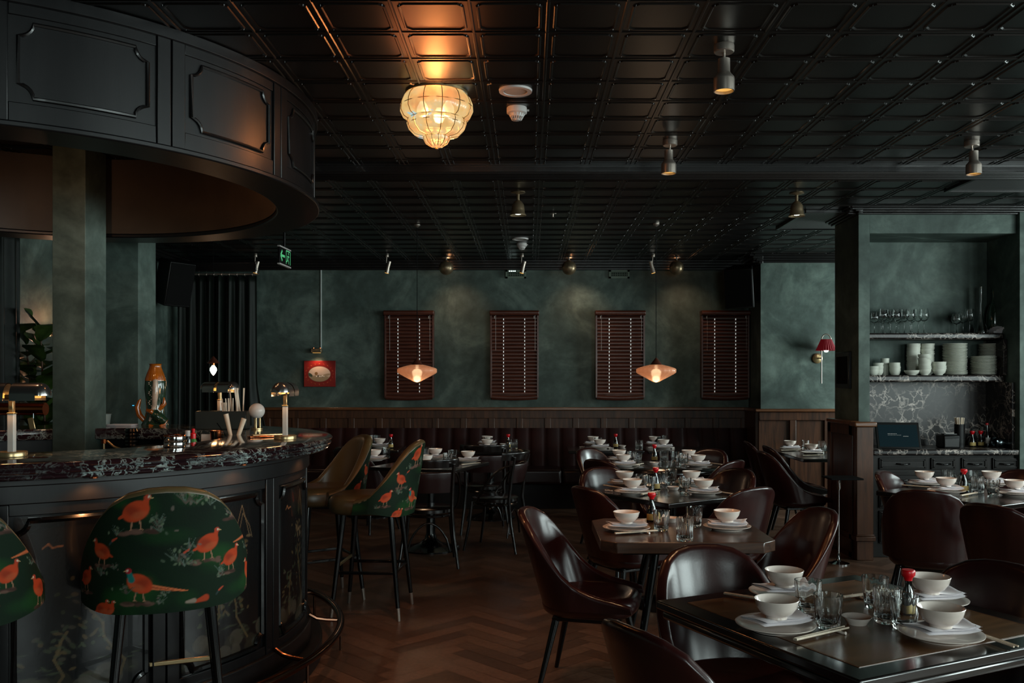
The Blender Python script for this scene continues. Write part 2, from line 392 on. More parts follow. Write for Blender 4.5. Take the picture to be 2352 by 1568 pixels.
# black dado panelling on the far wall
def panelling(name, x0, x1, yf, zt, pitch, x_first, zbot=0.0, nrm=-1, mat='wood_wains'):
    mb = MB(); mb.b2((x0, yf+.035, 0), (x1, yf+.06, zt)); mb.b2((x0, yf+.01, zt-.1), (x1, yf+.04, zt)); mb.b2((x0, yf+.0, 0), (x1, yf+.04, .14))
    x = x_first
    while x < x1:
        if x > x0: mb.b2((max(x0, x-.038), yf+.012, 0), (min(x1, x+.038), yf+.038, zt)); 
        x += pitch
    o = struct(name, mb, mat, 30, .006); return o
pit = 64.6/F*10.8
panelling('trim_5', LX+.02, PX, WY-.06, 1.13, pit, X(1258, 10.8)-pit*20)
mb = MB(); mb.b2((LX+.02, WY-.1, 1.13), (PX, WY, 1.165)); mb.b2((PX-.08, PY-.04, 1.13), (PX, WY, 1.165)); mb.b2((PX-.08, PY-.08, 1.13), (RX, PY, 1.165)); struct('trim_6', mb, 'wood_rail', 30, .008)
panelling('trim_7', PX-.03, RX, PY-.06, 1.13, .40, X(1756, 10.25)+.03-.1)
mb = MB(); mb.b2((PX-.06, PY, 0), (PX, WY-.06, 1.13)); struct('trim_8', mb, 'wood_wains', 30)
mb = MB(); mb.b2((LX, 4.0, 0), (LX+.02, WY, .14)); struct('baseboard_left', mb, 'black_trim', 30)

# ------------------------------------------------------------------ low panelled divider with its end post
t = thing('panelled_divider', 'low dark wood panelled divider with square end post beside the service niche', 'divider', (0, 0, 0))
mb = MB(); mb.b2((2.725, 7.45, 0), (2.775, 8.06, 1.12))
for y0, y1 in ((7.45, 7.53), (7.98, 8.06)): mb.b2((2.712, y0, 0), (2.73, y1, 1.12))
mb.b2((2.712, 7.45, 1.03), (2.73, 8.06, 1.12)); mb.b2((2.712, 7.45, 0), (2.73, 8.06, .2)); mb.b2((2.7, 7.45, .05), (2.725, 8.06, .16))
mb.build('panel', 'wood_wains', t, bevel=.005)
MB().b2((2.70, 7.45, 1.12), (2.783, 8.06, 1.153)).build('cap_rail', 'wood_rail', t, bevel=.006)
mb = MB(); mb.b2((2.722, 7.37, 0), (2.862, 7.47, 1.11)); mb.b2((2.71, 7.355, .16), (2.875, 7.47, .20)); mb.b2((2.716, 7.362, .2), (2.869, 7.47, .215))
mb.build('post', 'wood_wains', t, bevel=.005)
MB().b2((2.70, 7.345, 1.11), (2.885, 7.49, 1.15)).build('post_cap', 'wood_rail', t, bevel=.01, seg=3)

# ------------------------------------------------------------------ round bar
BC = (-2.608, 4.585); MOD = R(360/14); A0 = R(-41.65)
def arc(mb, r0, r1, a0, a1, z0, z1, n=None):
    n = n or max(2, int(abs(a1-a0)/R(2.5)))
    full = abs(a1-a0-2*pi) < 1e-4
    vs = []; k = n+1
    for i in range(k):
        a = a0+(a1-a0)*i/n
        for r, z in ((r0, z0), (r1, z0), (r1, z1), (r0, z1)): vs.append((r*cos(a), r*sin(a), z))
    fs = [(i*4+j, i*4+(j+1) % 4, i*4+4+(j+1) % 4, i*4+4+j) for i in range(n) for j in range(4)]
    if not full: fs += [(3, 2, 1, 0), tuple(n*4+j for j in range(4))]
    mb.add(vs, fs); return mb
def scroll_path(a0, a1, z0, z1, r, c, k=5):           # rectangle on a cylinder with scooped corners
    s = c/r; pts = []
    for (ca_, cz, st) in ((a0, z0, 0), (a1, z0, 1), (a1, z1, 2), (a0, z1, 3)):
        b = (pi/2, pi, 3*pi/2, 2*pi)[st]
        for i in range(k+1):
            th = b-pi/2*i/k
            pts.append((ca_+s*cos(th), cz+c*sin(th)))
    out = []
    for i, (a, z) in enumerate(pts):
        a2, z2 = pts[(i+1) % len(pts)]; m = 8 if abs(a2-a) > s*1.5 else 1
        for q in range(m):
            aa = a+(a2-a)*q/m; zz = z+(z2-z)*q/m; out.append((r*cos(aa), r*sin(aa), zz))
    return out
# canopy above the bar
t = thing('bar_canopy', 'round black panelled timber canopy hanging from the ceiling over the bar', 'canopy', (BC[0], BC[1], 0))
mb = MB(); arc(mb, 1.27, 1.45, 0, 2*pi, 2.45, CH, 140); mb.build('fascia', 'wood_bar', t)
mb = MB(); arc(mb, 1.255, 1.485, 0, 2*pi, 2.435, 2.46, 140); mb.build('lower_lip', 'wood_bar', t, bevel=.006)
mb = MB(); arc(mb, 1.44, 1.475, 0, 2*pi, 2.90, CH-.001, 140); mb.build('crown_band', 'wood_bar', t, bevel=.004)
mb = MB(); arc(mb, 1.25, 1.272, 0, 2*pi, 2.46, CH-.001, 140); mb.build('inner_lining', 'lining', t)
for k in range(14):
    a = A0+k*MOD
    mb = MB(); arc(mb, 1.44, 1.462, a+R(.1), a+R(2.4), 2.46, 2.905); arc(mb, 1.44, 1.462, a+R(2.6), a+R(4.9), 2.46, 2.905)
    mb.build('stile', 'wood_bar', t, bevel=.003)
    mb = MB(); arc(mb, 1.44, 1.458, a+R(4.9), a+MOD, 2.46, 2.535); mb.build('panel_rail', 'wood_bar', t, bevel=.003); mb = MB(); arc(mb, 1.44, 1.458, a+R(4.9), a+MOD, 2.86, 2.905); mb.build('panel_rail', 'wood_bar', t, bevel=.003)
    mb = MB(); mb.tube(scroll_path(a+R(6.2), a+MOD-R(1.3), 2.555, 2.835, 1.455, .05), .0075, 6, True); mb.build('panel_molding', 'black_trim', t)
# the bar itself
bar = thing('round_bar', 'round black lacquered bar with veined marble top and gilded landscape panels', 'bar', (BC[0], BC[1], 0))
prof = [(1.0, 1.195), (1.538, 1.195), (1.549, 1.192), (1.556, 1.184), (1.551, 1.175), (1.533, 1.171), (1.532, 1.169), (1.545, 1.166), (1.550, 1.159), (1.544, 1.151), (1.524, 1.148), (1.523, 1.146), (1.535, 1.143), (1.538, 1.137), (1.530, 1.130), (1.515, 1.128), (1.0, 1.128), (.995, 1.134), (.995, 1.188), (1.0, 1.195)]
MB().lathe(prof, 160).build('countertop', 'marble_bar', bar, smooth=50)
mb = MB(); arc(mb, 1.10, 1.398, 0, 2*pi, 0, 1.128, 140); mb.build('body', 'wood_bar', bar)
mb = MB(); arc(mb, 1.39, 1.43, 0, 2*pi, 1.03, 1.128, 140); arc(mb, 1.39, 1.445, 0, 2*pi, 1.10, 1.128, 140); mb.build('frieze', 'wood_bar', bar, bevel=.004)
mb = MB(); arc(mb, 1.35, 1.50, 0, 2*pi, 0, .10, 140); arc(mb, 1.35, 1.44, 0, 2*pi, .10, .2, 140); mb.build('plinth', 'wood_bar', bar, bevel=.006)
def landscape(P, W, H, seed):
    r = random.Random(seed); g1 = lin('#54462f'); g2 = lin('#3a4030'); g3 = lin('#454036'); g4 = lin('#6e5c44')
    for k in range(9):                                # round boulders at the foot
        P.ell(r.uniform(0, W), r.uniform(.02, .12), r.uniform(.03, .05), r.uniform(.025, .04), 0, g3, .2, .75); P.ell(r.uniform(0, W), r.uniform(.02, .12), .03, .025, 0, lin('#2b2a20'), .2, .6)
    for tx, th, lean in ((W*.3, H*.38, .03), (W*.78, H*.55, -.05)):     # twisting trees with leafy pads
        pts = [(tx, .08)]
        for q in range(6): pts.append((pts[-1][0]+lean*r.uniform(-.4, 1)+r.uniform(-.012, .012), .08+(th-.08)*(q+1)/6))
        P.poly(pts, .006, g1, .8)
        for q in range(34):
            bx, by = pts[r.randint(3, 6)]; P.ell(bx+r.gauss(0, .05), by+r.gauss(0, .035), r.uniform(.006, .018), r.uniform(.004, .009), r.uniform(-1, 1), r.choice((g1, g2, g2, g3)), .5, .65)
    bx = W*.62                                         # jagged far mountains
    P.poly([(bx, H*.78), (bx+.04, H*.93), (bx+.06, H*.86), (bx+.09, H*.74)], .0022, g4, .7); P.poly([(bx+.02, H*.76), (bx+.045, H*.88), (bx+.09, H*.8), (bx+.11, H*.72)], .0022, g4, .6)
    P.poly([(W*.2, H*.83), (W*.24, H*.85), (W*.27, H*.83), (W*.34, H*.835)], .004, lin('#8a5a3a'), .6)
    for q in range(26): P.ell(W*.66+r.gauss(0, .035), H*.66+r.gauss(0, .03), r.uniform(.008, .02), .006, r.uniform(-.6, .6), r.choice((g1, g4)), .5, .55)
    for q in range(20): P.ell(r.uniform(0, W), H*.2+r.gauss(0, .03), r.uniform(.01, .03), .004, 0, g2, .5, .5)
for k in range(14):
    a = A0+k*MOD; vis = k in (13, 0, 1, 12)
    mb = MB(); arc(mb, 1.39, 1.42, a+R(.1), a+R(2.4), .16, 1.03); arc(mb, 1.39, 1.42, a+R(2.6), a+R(4.9), .16, 1.03); mb.build('stile', 'wood_bar', bar, bevel=.003)
    mb = MB(); arc(mb, 1.39, 1.415, a+R(4.9), a+MOD, .16, .24); mb.build('panel_rail', 'wood_bar', bar, bevel=.003); mb = MB(); arc(mb, 1.39, 1.415, a+R(4.9), a+MOD, .985, 1.035); mb.build('panel_rail', 'wood_bar', bar, bevel=.003)
    p0, p1 = a+R(5.6), a+MOD-R(.7)
    mb = MB(); mb.tube(scroll_path(p0, p1, .255, .965, 1.408, .05), .013, 6, True); mb.build('panel_molding', 'black_metal', bar)
    nu, nv = (110, 190) if vis else (12, 12)
    mb = MB(); mb.grid(lambda u, v: (1.404*cos(p0+(p1-p0)*u), 1.404*sin(p0+(p1-p0)*u), .24+.74*v), nu, nv)
    o = mb.build('painted_panel', 'painted_panel', bar, fix=False); W__ = (p1-p0)*1.404
    gu, gv = np.meshgrid(np.linspace(0, W__, nu+1), np.linspace(0, .74, nv+1)); P = Paint(gu.ravel(), gv.ravel(), lin('#0d0e0f'))
    if vis: landscape(P, W__, .74, k+5)
    P.apply(o.data)
# foot rail on curved brackets
mb = MB(); mb.tube([(1.60*cos(2*pi*i/120), 1.60*sin(2*pi*i/120), .165) for i in range(120)], .021, 12, True); fr = mb.build('foot_rail', 'rail_metal', bar)
for k in range(14):
    a = A0+R(2.5)+k*MOD
    mb = MB(); mb.tube([(r*cos(a), r*sin(a), z) for r, z in ((1.43, .21), (1.47, .185), (1.52, .175), (1.59, .168))], .011, 8); mb.rod((1.60*cos(a), 1.60*sin(a), 0.0), (1.60*cos(a), 1.60*sin(a), .16), .008)
    mb.build('bracket', 'rail_metal', fr)
# copper discs and spots added under the counter edge for orange frieze glints
for px in (195, 535, 700):
    th = {195: R(-51.3), 535: R(-25.5), 700: R(-1)}[px]
    mb = MB(); mb.cyl((1.48*cos(th), 1.48*sin(th), 1.120), .016, .008, 12); mb.build('glint_disc', 'copper', bar)
    lamp('added frieze glint', 'SPOT', (BC[0]+1.49*cos(th), BC[1]+1.49*sin(th), 1.112), 3.0, (1, .42, .16), (0, 0, 0), spot=150, radius=.02)
# inner work shelf
mb = MB(); arc(mb, .70, 1.0, 0, 2*pi, .93, .96, 90); mb.build('work_shelf', 'slate', bar)
# back counter between the columns
t = thing('back_counter', 'marble topped back counter in front of the green column inside the bar', 'counter', (0, 0, 0))
mb = MB(); mb.b2((-2.90, 5.86, 1.105), (-2.12, 6.30, 1.17)); mb.build('marble_top', 'marble_wall', t, bevel=.008)
mb = MB(); mb.b2((-2.86, 5.92, 0), (-2.16, 6.28, 1.105))
for k in range(4): mb.b2((-2.85+k*.172, 5.905, .1), (-2.69+k*.172, 5.925, 1.08))
mb.build('cabinet_front', 'slate', t, bevel=.004)

# ------------------------------------------------------------------ banquette
t = thing('banquette', 'long burgundy leather banquette running under the blinds along the far wall', 'banquette', (0, 0, 0))
MB().b2((-2.8, 10.33, 0), (PX-.07, 10.8, .30)).build('plinth', 'wood_bar', t, bevel=.004)
x = -2.8; segs = []
pw = 1.06
while x < PX-.1:
    x1 = min(x+pw, PX-.07)
    mb = MB(); mb.b2((x+.004, 10.14, .30), (x1-.004, 10.75, .475)); mb.build('seat', 'leather_plain', t, bevel=.035, seg=4); x = x1
n = 29
def chan(u, v):
    xx = -2.8+u*(PX-.07+2.8); ph = (u*n) % 1; bulge = .022*math.sqrt(max(0, 1-(2*ph-1)**2)) if u < 1 else 0
    vv = min(v/.9, 1); zz = .44+.48*vv; yy = 10.62+.12*vv-bulge-.03
    if v > .9: yy += .09*(v-.9)/.1; zz += .0
    return (xx, yy, zz-.03*(1 if v > .97 else 0))
mb = MB(); mb.grid(chan, n*8, 10); mb.build('backrest', 'banquette_leather', t, smooth=70)
# ------------------------------------------------------------------ seating
def interp(x, tab):
    for (a, b), (c, d) in zip(tab[:-1], tab[1:]):
        if x <= c: 
            t_ = (x-a)/(c-a); t_ = max(0, t_); return b+(d-b)*t_
    return tab[-1][1]
def stations(a, b, yc, zphi, zy, yfront, n1=44, n2=8, taper=.95):
    st = []
    half = []
    for i in range(n1+1):
        ph = R(90)*i/n1; x = a*sin(ph); y = yc-b*cos(ph); nx, ny = sin(ph)/a, -cos(ph)/b; l = math.hypot(nx, ny)
        half.append((x, y, nx/l, ny/l, interp(math.degrees(ph), zphi)))
    for i in range(1, n2+1):
        y = yc+(yfront-yc)*i/n2; half.append((a*(1-(1-taper)*i/n2), y, 1, 0, interp(y, zy)))
    for x, y, nx, ny, z in reversed(half[1:]): st.append((-x, y, -nx, ny, z))
    return st+half
def shell_pts(st, t, zb, lean, side=None, nv=10, rim=6, zb_fn=None, flare=0, z0=None):
    """cross sections outer bottom -> top -> rim -> inner bottom"""
    rows = []
    for (x, y, nx, ny, zt) in st:
        zbb = zb if zb_fn is None else zb_fn(x, y); r = t/2; row = []
        def P(o, z):
            fl = 1+flare*(z-zb)
            return ((x+nx*o)*fl, y+ny*o-lean*(z-zb), z)
        zc = max(zt-r, zbb+.002)
        for i in range(nv+1): row.append(P(r, zbb+(zc-zbb)*i/nv))
        for i in range(1, rim): an = pi*i/rim; row.append(P(r*cos(an), zc+r*sin(an)*.9))
        for i in range(nv+1): row.append(P(-r, zc+(zbb-zc)*i/nv))
        rows.append(row)
    return rows
def rows_mesh(rows, close=True, caps=True):
    mb = MB(); n = len(rows[0]); vs = [p for r in rows for p in r]; fs = []
    for i in range(len(rows)-1):
        for j in range(n if close else n-1): fs.append((i*n+j, (i+1)*n+j, (i+1)*n+(j+1) % n, i*n+(j+1) % n))
    if close and caps: fs += [tuple(range(n)), tuple((len(rows)-1)*n+j for j in range(n-1, -1, -1))]
    mb.add(vs, fs); return mb
def pad(mb, a, b, yc, prof, e=2.8, n=40):
    vs = []; fs = []
    for s_, z in prof:
        for i in range(n):
            an = 2*pi*i/n; c_, q = cos(an), sin(an)
            vs.append((a*s_*math.copysign(abs(c_)**(2/e), c_), yc+b*s_*math.copysign(abs(q)**(2/e), q), z))
    for j in range(len(prof)-1):
        for i in range(n): fs.append((j*n+i, j*n+(i+1) % n, (j+1)*n+(i+1) % n, (j+1)*n+i))
    mb.add(vs, fs); return mb
CH_Z = [(0, .862), (15, .860), (30, .848), (45, .818), (58, .766), (70, .70), (80, .640), (90, .585)]
def leather_chair():
    t = thing('leather_chair', 'chair', 'chair')
    st = stations(.232, .165, -.055, CH_Z, [(-.055, .585), (-.02, .543), (.03, .508), (.09, .487), (.16, .472), (.23, .452)], .23)
    rows_mesh(shell_pts(st, .042, .415, .30, flare=.10)).build('backrest', 'leather', t, smooth=60)
    mb = MB(); pad(mb, .222, .235, .0, [(.001, .452), (.5, .455), (.8, .462), (.93, .455), (1.0, .432), (1.01, .41), (.98, .385), (.9, .368), (.6, .362), (.001, .362)])
    mb.build('seat', 'leather', t, smooth=60)
    mb = MB(); mb.box((0, 0, .352), (.33, .33, .02)); mb.build('seat_frame', 'black_metal', t, bevel=.005)
    for sx in (-1, 1):
        for sy in (-1, 1):
            MB().rod((sx*.145, sy*.145, .36), (sx*.205, sy*.225, 0), .019, .011, 12).build('leg', 'black_metal', t)
    return t
CHAIR = leather_chair()
def face(dx, dy): return math.atan2(dy, dx)-pi/2
CG = 'leather tub chairs at the dining tables'
for (x, y, dx, dy, lab) in [
    (.31, 4.38, .97, -.25, 'burgundy leather chair at the left end of the walnut table, its whole seat visible'),
    (.745, 3.12, .20, -.98, 'burgundy leather chair with pale creased sheen inside its back, facing the viewer'),
    (1.15, 4.38, -.97, -.20, 'burgundy leather chair turned left at the right end of the walnut table'),
    (.62, 5.53, .86, .51, 'dark leather chair seen from behind, beyond the left side of the walnut table'),
    (.56, 2.50, .86, .50, 'dark leather chair back cut off by the bottom edge of the photo'),
    (1.40, 2.93, -.80, -.60, 'very dark leather chair at the right side of the foreground table'),
    (2.74, 6.03, .75, -.66, 'leather chair with pale gleaming rim beside the divider post'),
    (2.47, 5.50, .45, .89, 'big dark leather chair seen from behind, below the niche drawers'),
    (2.68, 4.78, .86, .50, 'dark leather chair with orange rim glint, cut off by the right edge'),
    (3.30, 6.12, -.75, -.66, 'dark leather chair on the far side of the table by the drawers'),
    (.67, 6.23, .45, -.89, 'brown leather chair with grey sheen inside its back, left of the middle table'),
    (1.20, 5.62, -.50, .87, 'dark leather chair seen from behind, just beyond the walnut table on its right'),
    (1.25, 6.25, -.83, -.56, 'brown leather chair with thin bright rim, far right side of the middle table'),
    (1.42, 7.35, -.7, .7, 'leather chair with reddish curved top, near right side of the round table'),
    (1.47, 8.02, -.7, -.7, 'leather chair with low rounded back, far right side of the round table'),
    (.80, 7.42, .75, .66, 'dark leather chair seen from behind, near left side of the round table'),
    (.78, 8.12, .7, -.7, 'leather chair with blue sheen inside its back, far left of the round table'),
    (2.62, 9.28, 1, -.1, 'blackish leather chair, farthest of the three beside the bay table'),
    (2.66, 8.68, 1, 0, 'blackish leather chair, middle one of the three beside the bay table'),
    (2.44, 8.06, 1, .1, 'blackish leather chair, nearest of the three beside the bay table'),
    (-1.60, 8.85, .5, .86, 'small dark leather chair half hidden behind the bird patterned stools')]:
    place(CHAIR, (x, y, 0), face(dx, dy), lab, CG)

# bentwood chairs
def bentwood():
    t = thing('bentwood_chair', 'chair', 'chair')
    mb = MB(); pad(mb, .205, .205, .0, [(.001, .465), (.9, .465), (1, .455), (1, .43), (.93, .425), (.001, .425)], 2.1); mb.build('seat', 'wood_thonet', t, smooth=50)
    mb = MB(); mb.tube([(.19*cos(a), .19*sin(a), .405) for a in [2*pi*i/30 for i in range(30)]], .012, 8, True); mb.build('seat_ring', 'wood_thonet', t)
    for sx in (-1, 1):
        mb = MB(); mb.tube([(sx*.235, -.27, 0), (sx*.20, -.215, .25), (sx*.185, -.19, .45), (sx*.19, -.215, .65), (sx*.20, -.25, .83)], [.012, .015, .016, .015, .013], 8); mb.build('leg', 'wood_thonet', t, smooth=60)
        mb = MB(); mb.tube([(sx*.17, .16, .43), (sx*.185, .18, .22), (sx*.21, .22, 0)], [.016, .014, .011], 8); mb.build('leg', 'wood_thonet', t, smooth=60)
        mb = MB(); mb.tube([(sx*(.2+.0), -.235, .76)]+[(sx*(.2+.05*sin(pi*i/9)), -.235+.33*sin(pi*i/18), .76-.33*(1-cos(pi*i/9))/2) for i in range(1, 10)], .010, 8); mb.build('arm', 'wood_thonet', t, smooth=60)
    mb = MB(); mb.tube([(-.17+.34*i/12, -.17, .12+.23*sin(pi*i/12)**.6) for i in range(13)], .009, 8); mb.build('brace', 'wood_thonet', t, smooth=60)
    mb = MB()
    mb.grid(lambda u, v: (.255*sin((u-.5)*2.4), -.06-.235*cos((u-.5)*2.4)-.02*v, .80+.07*v), 18, 3); mb.grid(lambda u, v: (.235*sin((u-.5)*2.4), -.06-.215*cos((u-.5)*2.4)-.02*v, .80+.07*v), 18, 3)
    mb2 = MB(); st = [(.245*sin(p), -.06-.225*cos(p), sin(p), -cos(p), .872) for p in [(-1.25+2.5*i/22) for i in range(23)]]
    rows_mesh(shell_pts(st, .022, .80, .25, nv=3)).build('top_rail', 'wood_thonet', t, smooth=60)
    st = [(.19*sin(p)/sin(.75)*.95, -.02-.19*cos(p)-.03, sin(p), -cos(p), .77) for p in [(-.75+1.5*i/12) for i in range(13)]]
    rows_mesh(shell_pts(st, .03, .60, .2, nv=3)).build('back_pad', 'leather_plain', t, smooth=60)
    return t
BW = bentwood(); BG = 'black bentwood chairs'
for (x, y, dx, dy, lab) in [(-.82, 7.28, -.1, 1, 'black bentwood chair seen from behind, beside the bird patterned stool'),
                            (-.30, 7.93, -.95, .3, 'black bentwood armchair with round side loop, facing left to the square table'),
                            (-.45, 8.85, -.1, 1, 'black bentwood chair farthest back, in front of the small wall table')]:
    place(BW, (x, y, 0), face(dx, dy), lab, BG)

# bar stools with bird print
def bird(P, cx, cy, s, f=1, kind='hen'):
    red = lin('#b8401f'); dk = lin('#6e2416'); br = lin('#cc6a40'); foot = lin('#a8785e')
    s *= 1.15; P.line((cx-.012*s*f, cy-.03*s), (cx-.014*s*f, cy-.058*s), .0024*s, .0018*s, foot); P.line((cx+.012*s*f, cy-.03*s), (cx+.016*s*f, cy-.055*s), .0024*s, .0018*s, foot)
    for q in (-1, 0, 1): P.line((cx+.016*s*f, cy-.055*s), (cx+.016*s*f+q*.007*s, cy-.060*s), .0016*s, .001*s, foot); P.line((cx-.014*s*f, cy-.058*s), (cx-.014*s*f+q*.007*s, cy-.063*s), .0016*s, .001*s, foot)
    if kind == 'pheasant':
        P.line((cx-.03*s*f, cy-.012*s), (cx-.15*s*f, cy-.036*s), .010*s, .002*s, br); P.line((cx-.03*s*f, cy-.012*s), (cx-.11*s*f, cy-.03*s), .004*s, .001*s, dk, .6)
    else: P.line((cx-.025*s*f, cy-.008*s), (cx-.052*s*f, cy-.022*s), .009*s, .004*s, red)
    P.ell(cx, cy, .043*s, .031*s, .5*f, red, .12); P.ell(cx-.006*s*f, cy-.002*s, .03*s, .016*s, .4*f-.9*f, dk, .9, .55)
    P.ell(cx+.01*s*f, cy-.012*s, .024*s, .012*s, .3*f, br, .8, .35)
    hx, hy = cx+.033*s*f, cy+.040*s
    P.line((cx+.026*s*f, cy+.014*s), (hx, hy), .0125*s, .008*s, lin('#16706a') if kind == 'pheasant' else red)
    P.ell(hx+.002*s*f, hy+.004*s, .0105*s, .0095*s, 0, lin('#a3202a') if kind == 'pheasant' else lin('#b0402a'), .2); P.ell(hx+.006*s*f, hy+.005*s, .004*s, .004*s, 0, lin('#d9c0b0'), .3)
    P.line((hx+.009*s*f, hy+.004*s), (hx+.018*s*f, hy+.001*s), .0025*s, .0012*s, lin('#c2a070'))
    rk = lin('#5b4038'); r = P.rnd
    for q in range(9): P.ell(cx+r.uniform(-.05, .05)*s, cy-.066*s+r.uniform(-.008, .006)*s, r.uniform(.01, .024)*s, .006*s, r.uniform(-.2, .2), lin(r.choice(('#4a332c', '#6a4c42', '#38261f'))), .5, .8)
    tuft(P, cx-.06*s*f, cy-.075*s, s*.8)
def tuft(P, cx, cy, s):
    r = P.rnd
    for q in range(9):
        a = r.uniform(.5, 2.6); l = r.uniform(.02, .045)*s; P.line((cx, cy), (cx+l*cos(a), cy+l*sin(a)), .0022*s, .0006*s, lin(r.choice(('#48564a', '#5c6a60', '#303c2e', '#54483f'))), .8)
    for q in range(6): P.ell(cx+r.gauss(0, .018)*s, cy+.012*s+r.gauss(0, .01)*s, .006*s, .0035*s, r.uniform(0, 3), lin(r.choice(('#65735a', '#4d5c4a', '#6b6058'))), .4, .7)
def bird_print(u, v):
    P = Paint(u, v, lin('#0c2011')); P.rnd = random.Random(11); r = P.rnd
    for q in range(46): P.ell(r.uniform(-.55, .55), r.uniform(0, .47), r.uniform(.03, .09), r.uniform(.02, .05), 0, lin(r.choice(('#143a18', '#09150c', '#1c4a1e', '#0b1c10'))), .95, .5)
    k = .000464
    def C(cx, cy): return ((cx-1260)*k, (1025-cy)*.00045)
    bird(P, *C(1060, 765), 0.95, -1, 'pheasant')
    P.ell(*C(1060, 765), .001, .001, 0, (0, 0, 0))
    bird(P, *C(1035, 170), 1.0, 1); bird(P, *C(1575, 470), .9, 1); bird(P, *C(1800, 625), .8, 1); bird(P, *C(1830, 140), .85, -1); bird(P, *C(800, 985), .6, 1); bird(P, *C(750, 500), .75, -1)
    bird(P, -.40, .33, .62, 1, 'pheasant'); bird(P, -.33, .13, .75, 1); bird(P, .40, .10, .9, -1); bird(P, .41, .27, .85, 1, 'pheasant'); bird(P, -.24, .02, .6, 1)
    P.line(C(1480, 955), C(1560, 935), .006, .014, lin('#a83c20')); P.line(C(1410, 950), C(1465, 945), .006, .010, lin('#8a7a6c'))
    P.line(C(1555, 20), C(1575, 90), .016, .004, lin('#a89080')); P.line(C(1430, 40), C(1475, 10), .007, .005, lin('#9c3420'))
    for cx, cy, s in ((1190, 290, 1.3), (1215, 340, 1.2), (1400, 120, 1.6), (1340, 600, 1.4), (1420, 520, 1.2), (1390, 640, 1.2), (1790, 260, 1), (1480, 130, 1.2), (1690, 740, 1), (1250, 880, .9), (960, 850, 1), (740, 700, 1.2), (1590, 150, 1.2)): tuft(P, *C(cx, cy), s)
    for cx, cy, dx in ((850, 410, 1), (1680, 890, 1), (1390, 530, -1)):
        x, y = C(cx, cy); P.line((x-.012*dx, y-.014), (x, y), .004, .004, lin('#2a3a38')); P.line((x, y), (x+.016, y+.01), .0045, .0035, lin('#b0442e'))
    return P
def bar_stool():
    t = thing('bar_stool', 'stool', 'stool')
    ZP = [(0, 1.118), (14, 1.114), (28, 1.098), (40, 1.066), (50, 1.022), (60, .965), (70, .905), (80, .85), (90, .80)]
    st = stations(.268, .205, -.03, ZP, [(-.03, .80), (.0, .785), (.03, .772), (.07, .76)], .07, 120, 12)
    rows = shell_pts(st, .062, .645, .16, nv=128, rim=12, zb_fn=lambda x, y: .645+.03*max(0, (abs(x)-.17)/.1)**2)
    so = [r[:130] for r in rows]; si = [r[128:] for r in rows]
    L = [0]
    for a, b in zip(rows[:-1], rows[1:]): L.append(L[-1]+math.hypot(a[60][0]-b[60][0], a[60][1]-b[60][1]))
    Lm = L[-1]/2
    mo = rows_mesh(so, False); o = mo.build('patterned_back', 'bird_velvet', t, smooth=180, fix=False)
    u = [L[i]-Lm for i in range(len(so)) for _ in so[i]]; v = [p[2]-.645 for r in so for p in r]
    bird_print(u, v).apply(o.data)
    thin = [r[:1]+[r[i] for i in range(1, 11)]+r[11::8]+[r[-1]] for r in si[::2]+([si[-1]] if (len(si)-1) % 2 else [])]
    rows_mesh(thin, False).build('leather_lining', 'olive_leather', t, smooth=180)
    mb = MB(); a0 = rows[0]; a1 = rows[-1]
    for rr_ in (a0, a1): mb.add(rr_, [tuple(range(len(rr_)))])
    mb.build('arm_end', 'olive_leather', t, smooth=0)
    mb = MB(); pad(mb, .235, .25, .02, [(.001, .772), (.6, .776), (.85, .77), (.96, .752), (1.0, .735), (1.005, .70), (1.0, .672), (.93, .655), (.001, .655)], 2.7, 48); mb.build('seat', 'olive_leather', t, smooth=60)
    for sx in (-1, 1):
        for sy in (-1, 1):
            a = Vector((sx*.155, sy*.15, .66)); b = Vector((sx*.215, sy*.215, 0)); m = b.lerp(a, .12)
            lg = MB().rod(a, m, .0195, .0135, 14).build('leg', 'black_metal', t)
            MB().rod(m, b, .0138, .0115, 14).build('brass_tip', 'nickel', lg)
    for a, b, nm in (((-1, -1), (1, -1), 0), ((1, -1), (1, 1), 0), ((1, 1), (-1, 1), 1), ((-1, 1), (-1, -1), 0)):
        q = .155+.06*(.66-.33)/.66; z = .33 if nm else .29
        MB().box(((a[0]+b[0])/2*q, (a[1]+b[1])/2*q, z), (abs(a[0]-b[0])*q+.012, abs(a[1]-b[1])*q+.012, .02)).build('stretcher', 'brass' if nm else 'black_metal', t, bevel=.004)
    return t
ST = bar_stool(); SG = 'bar stools around the round bar'
for (x, y, dx, dy, lab) in [(-1.43, 3.50, -.38, .92, 'bar stool seen from behind with orange birds and a long tailed pheasant on green velvet'),
                            (-2.09, 3.22, -.30, .95, 'bird patterned bar stool cut off by the left edge of the photo'),
                            (-1.01, 5.74, -1, .06, 'bird patterned bar stool in profile showing its brown leather seat and black legs'),
                            (-1.42, 6.12, -.85, -.52, 'bar stool behind the one in profile, brown leather inside of its back showing')]:
    place(ST, (x, y, 0), face(dx, dy), lab, SG)

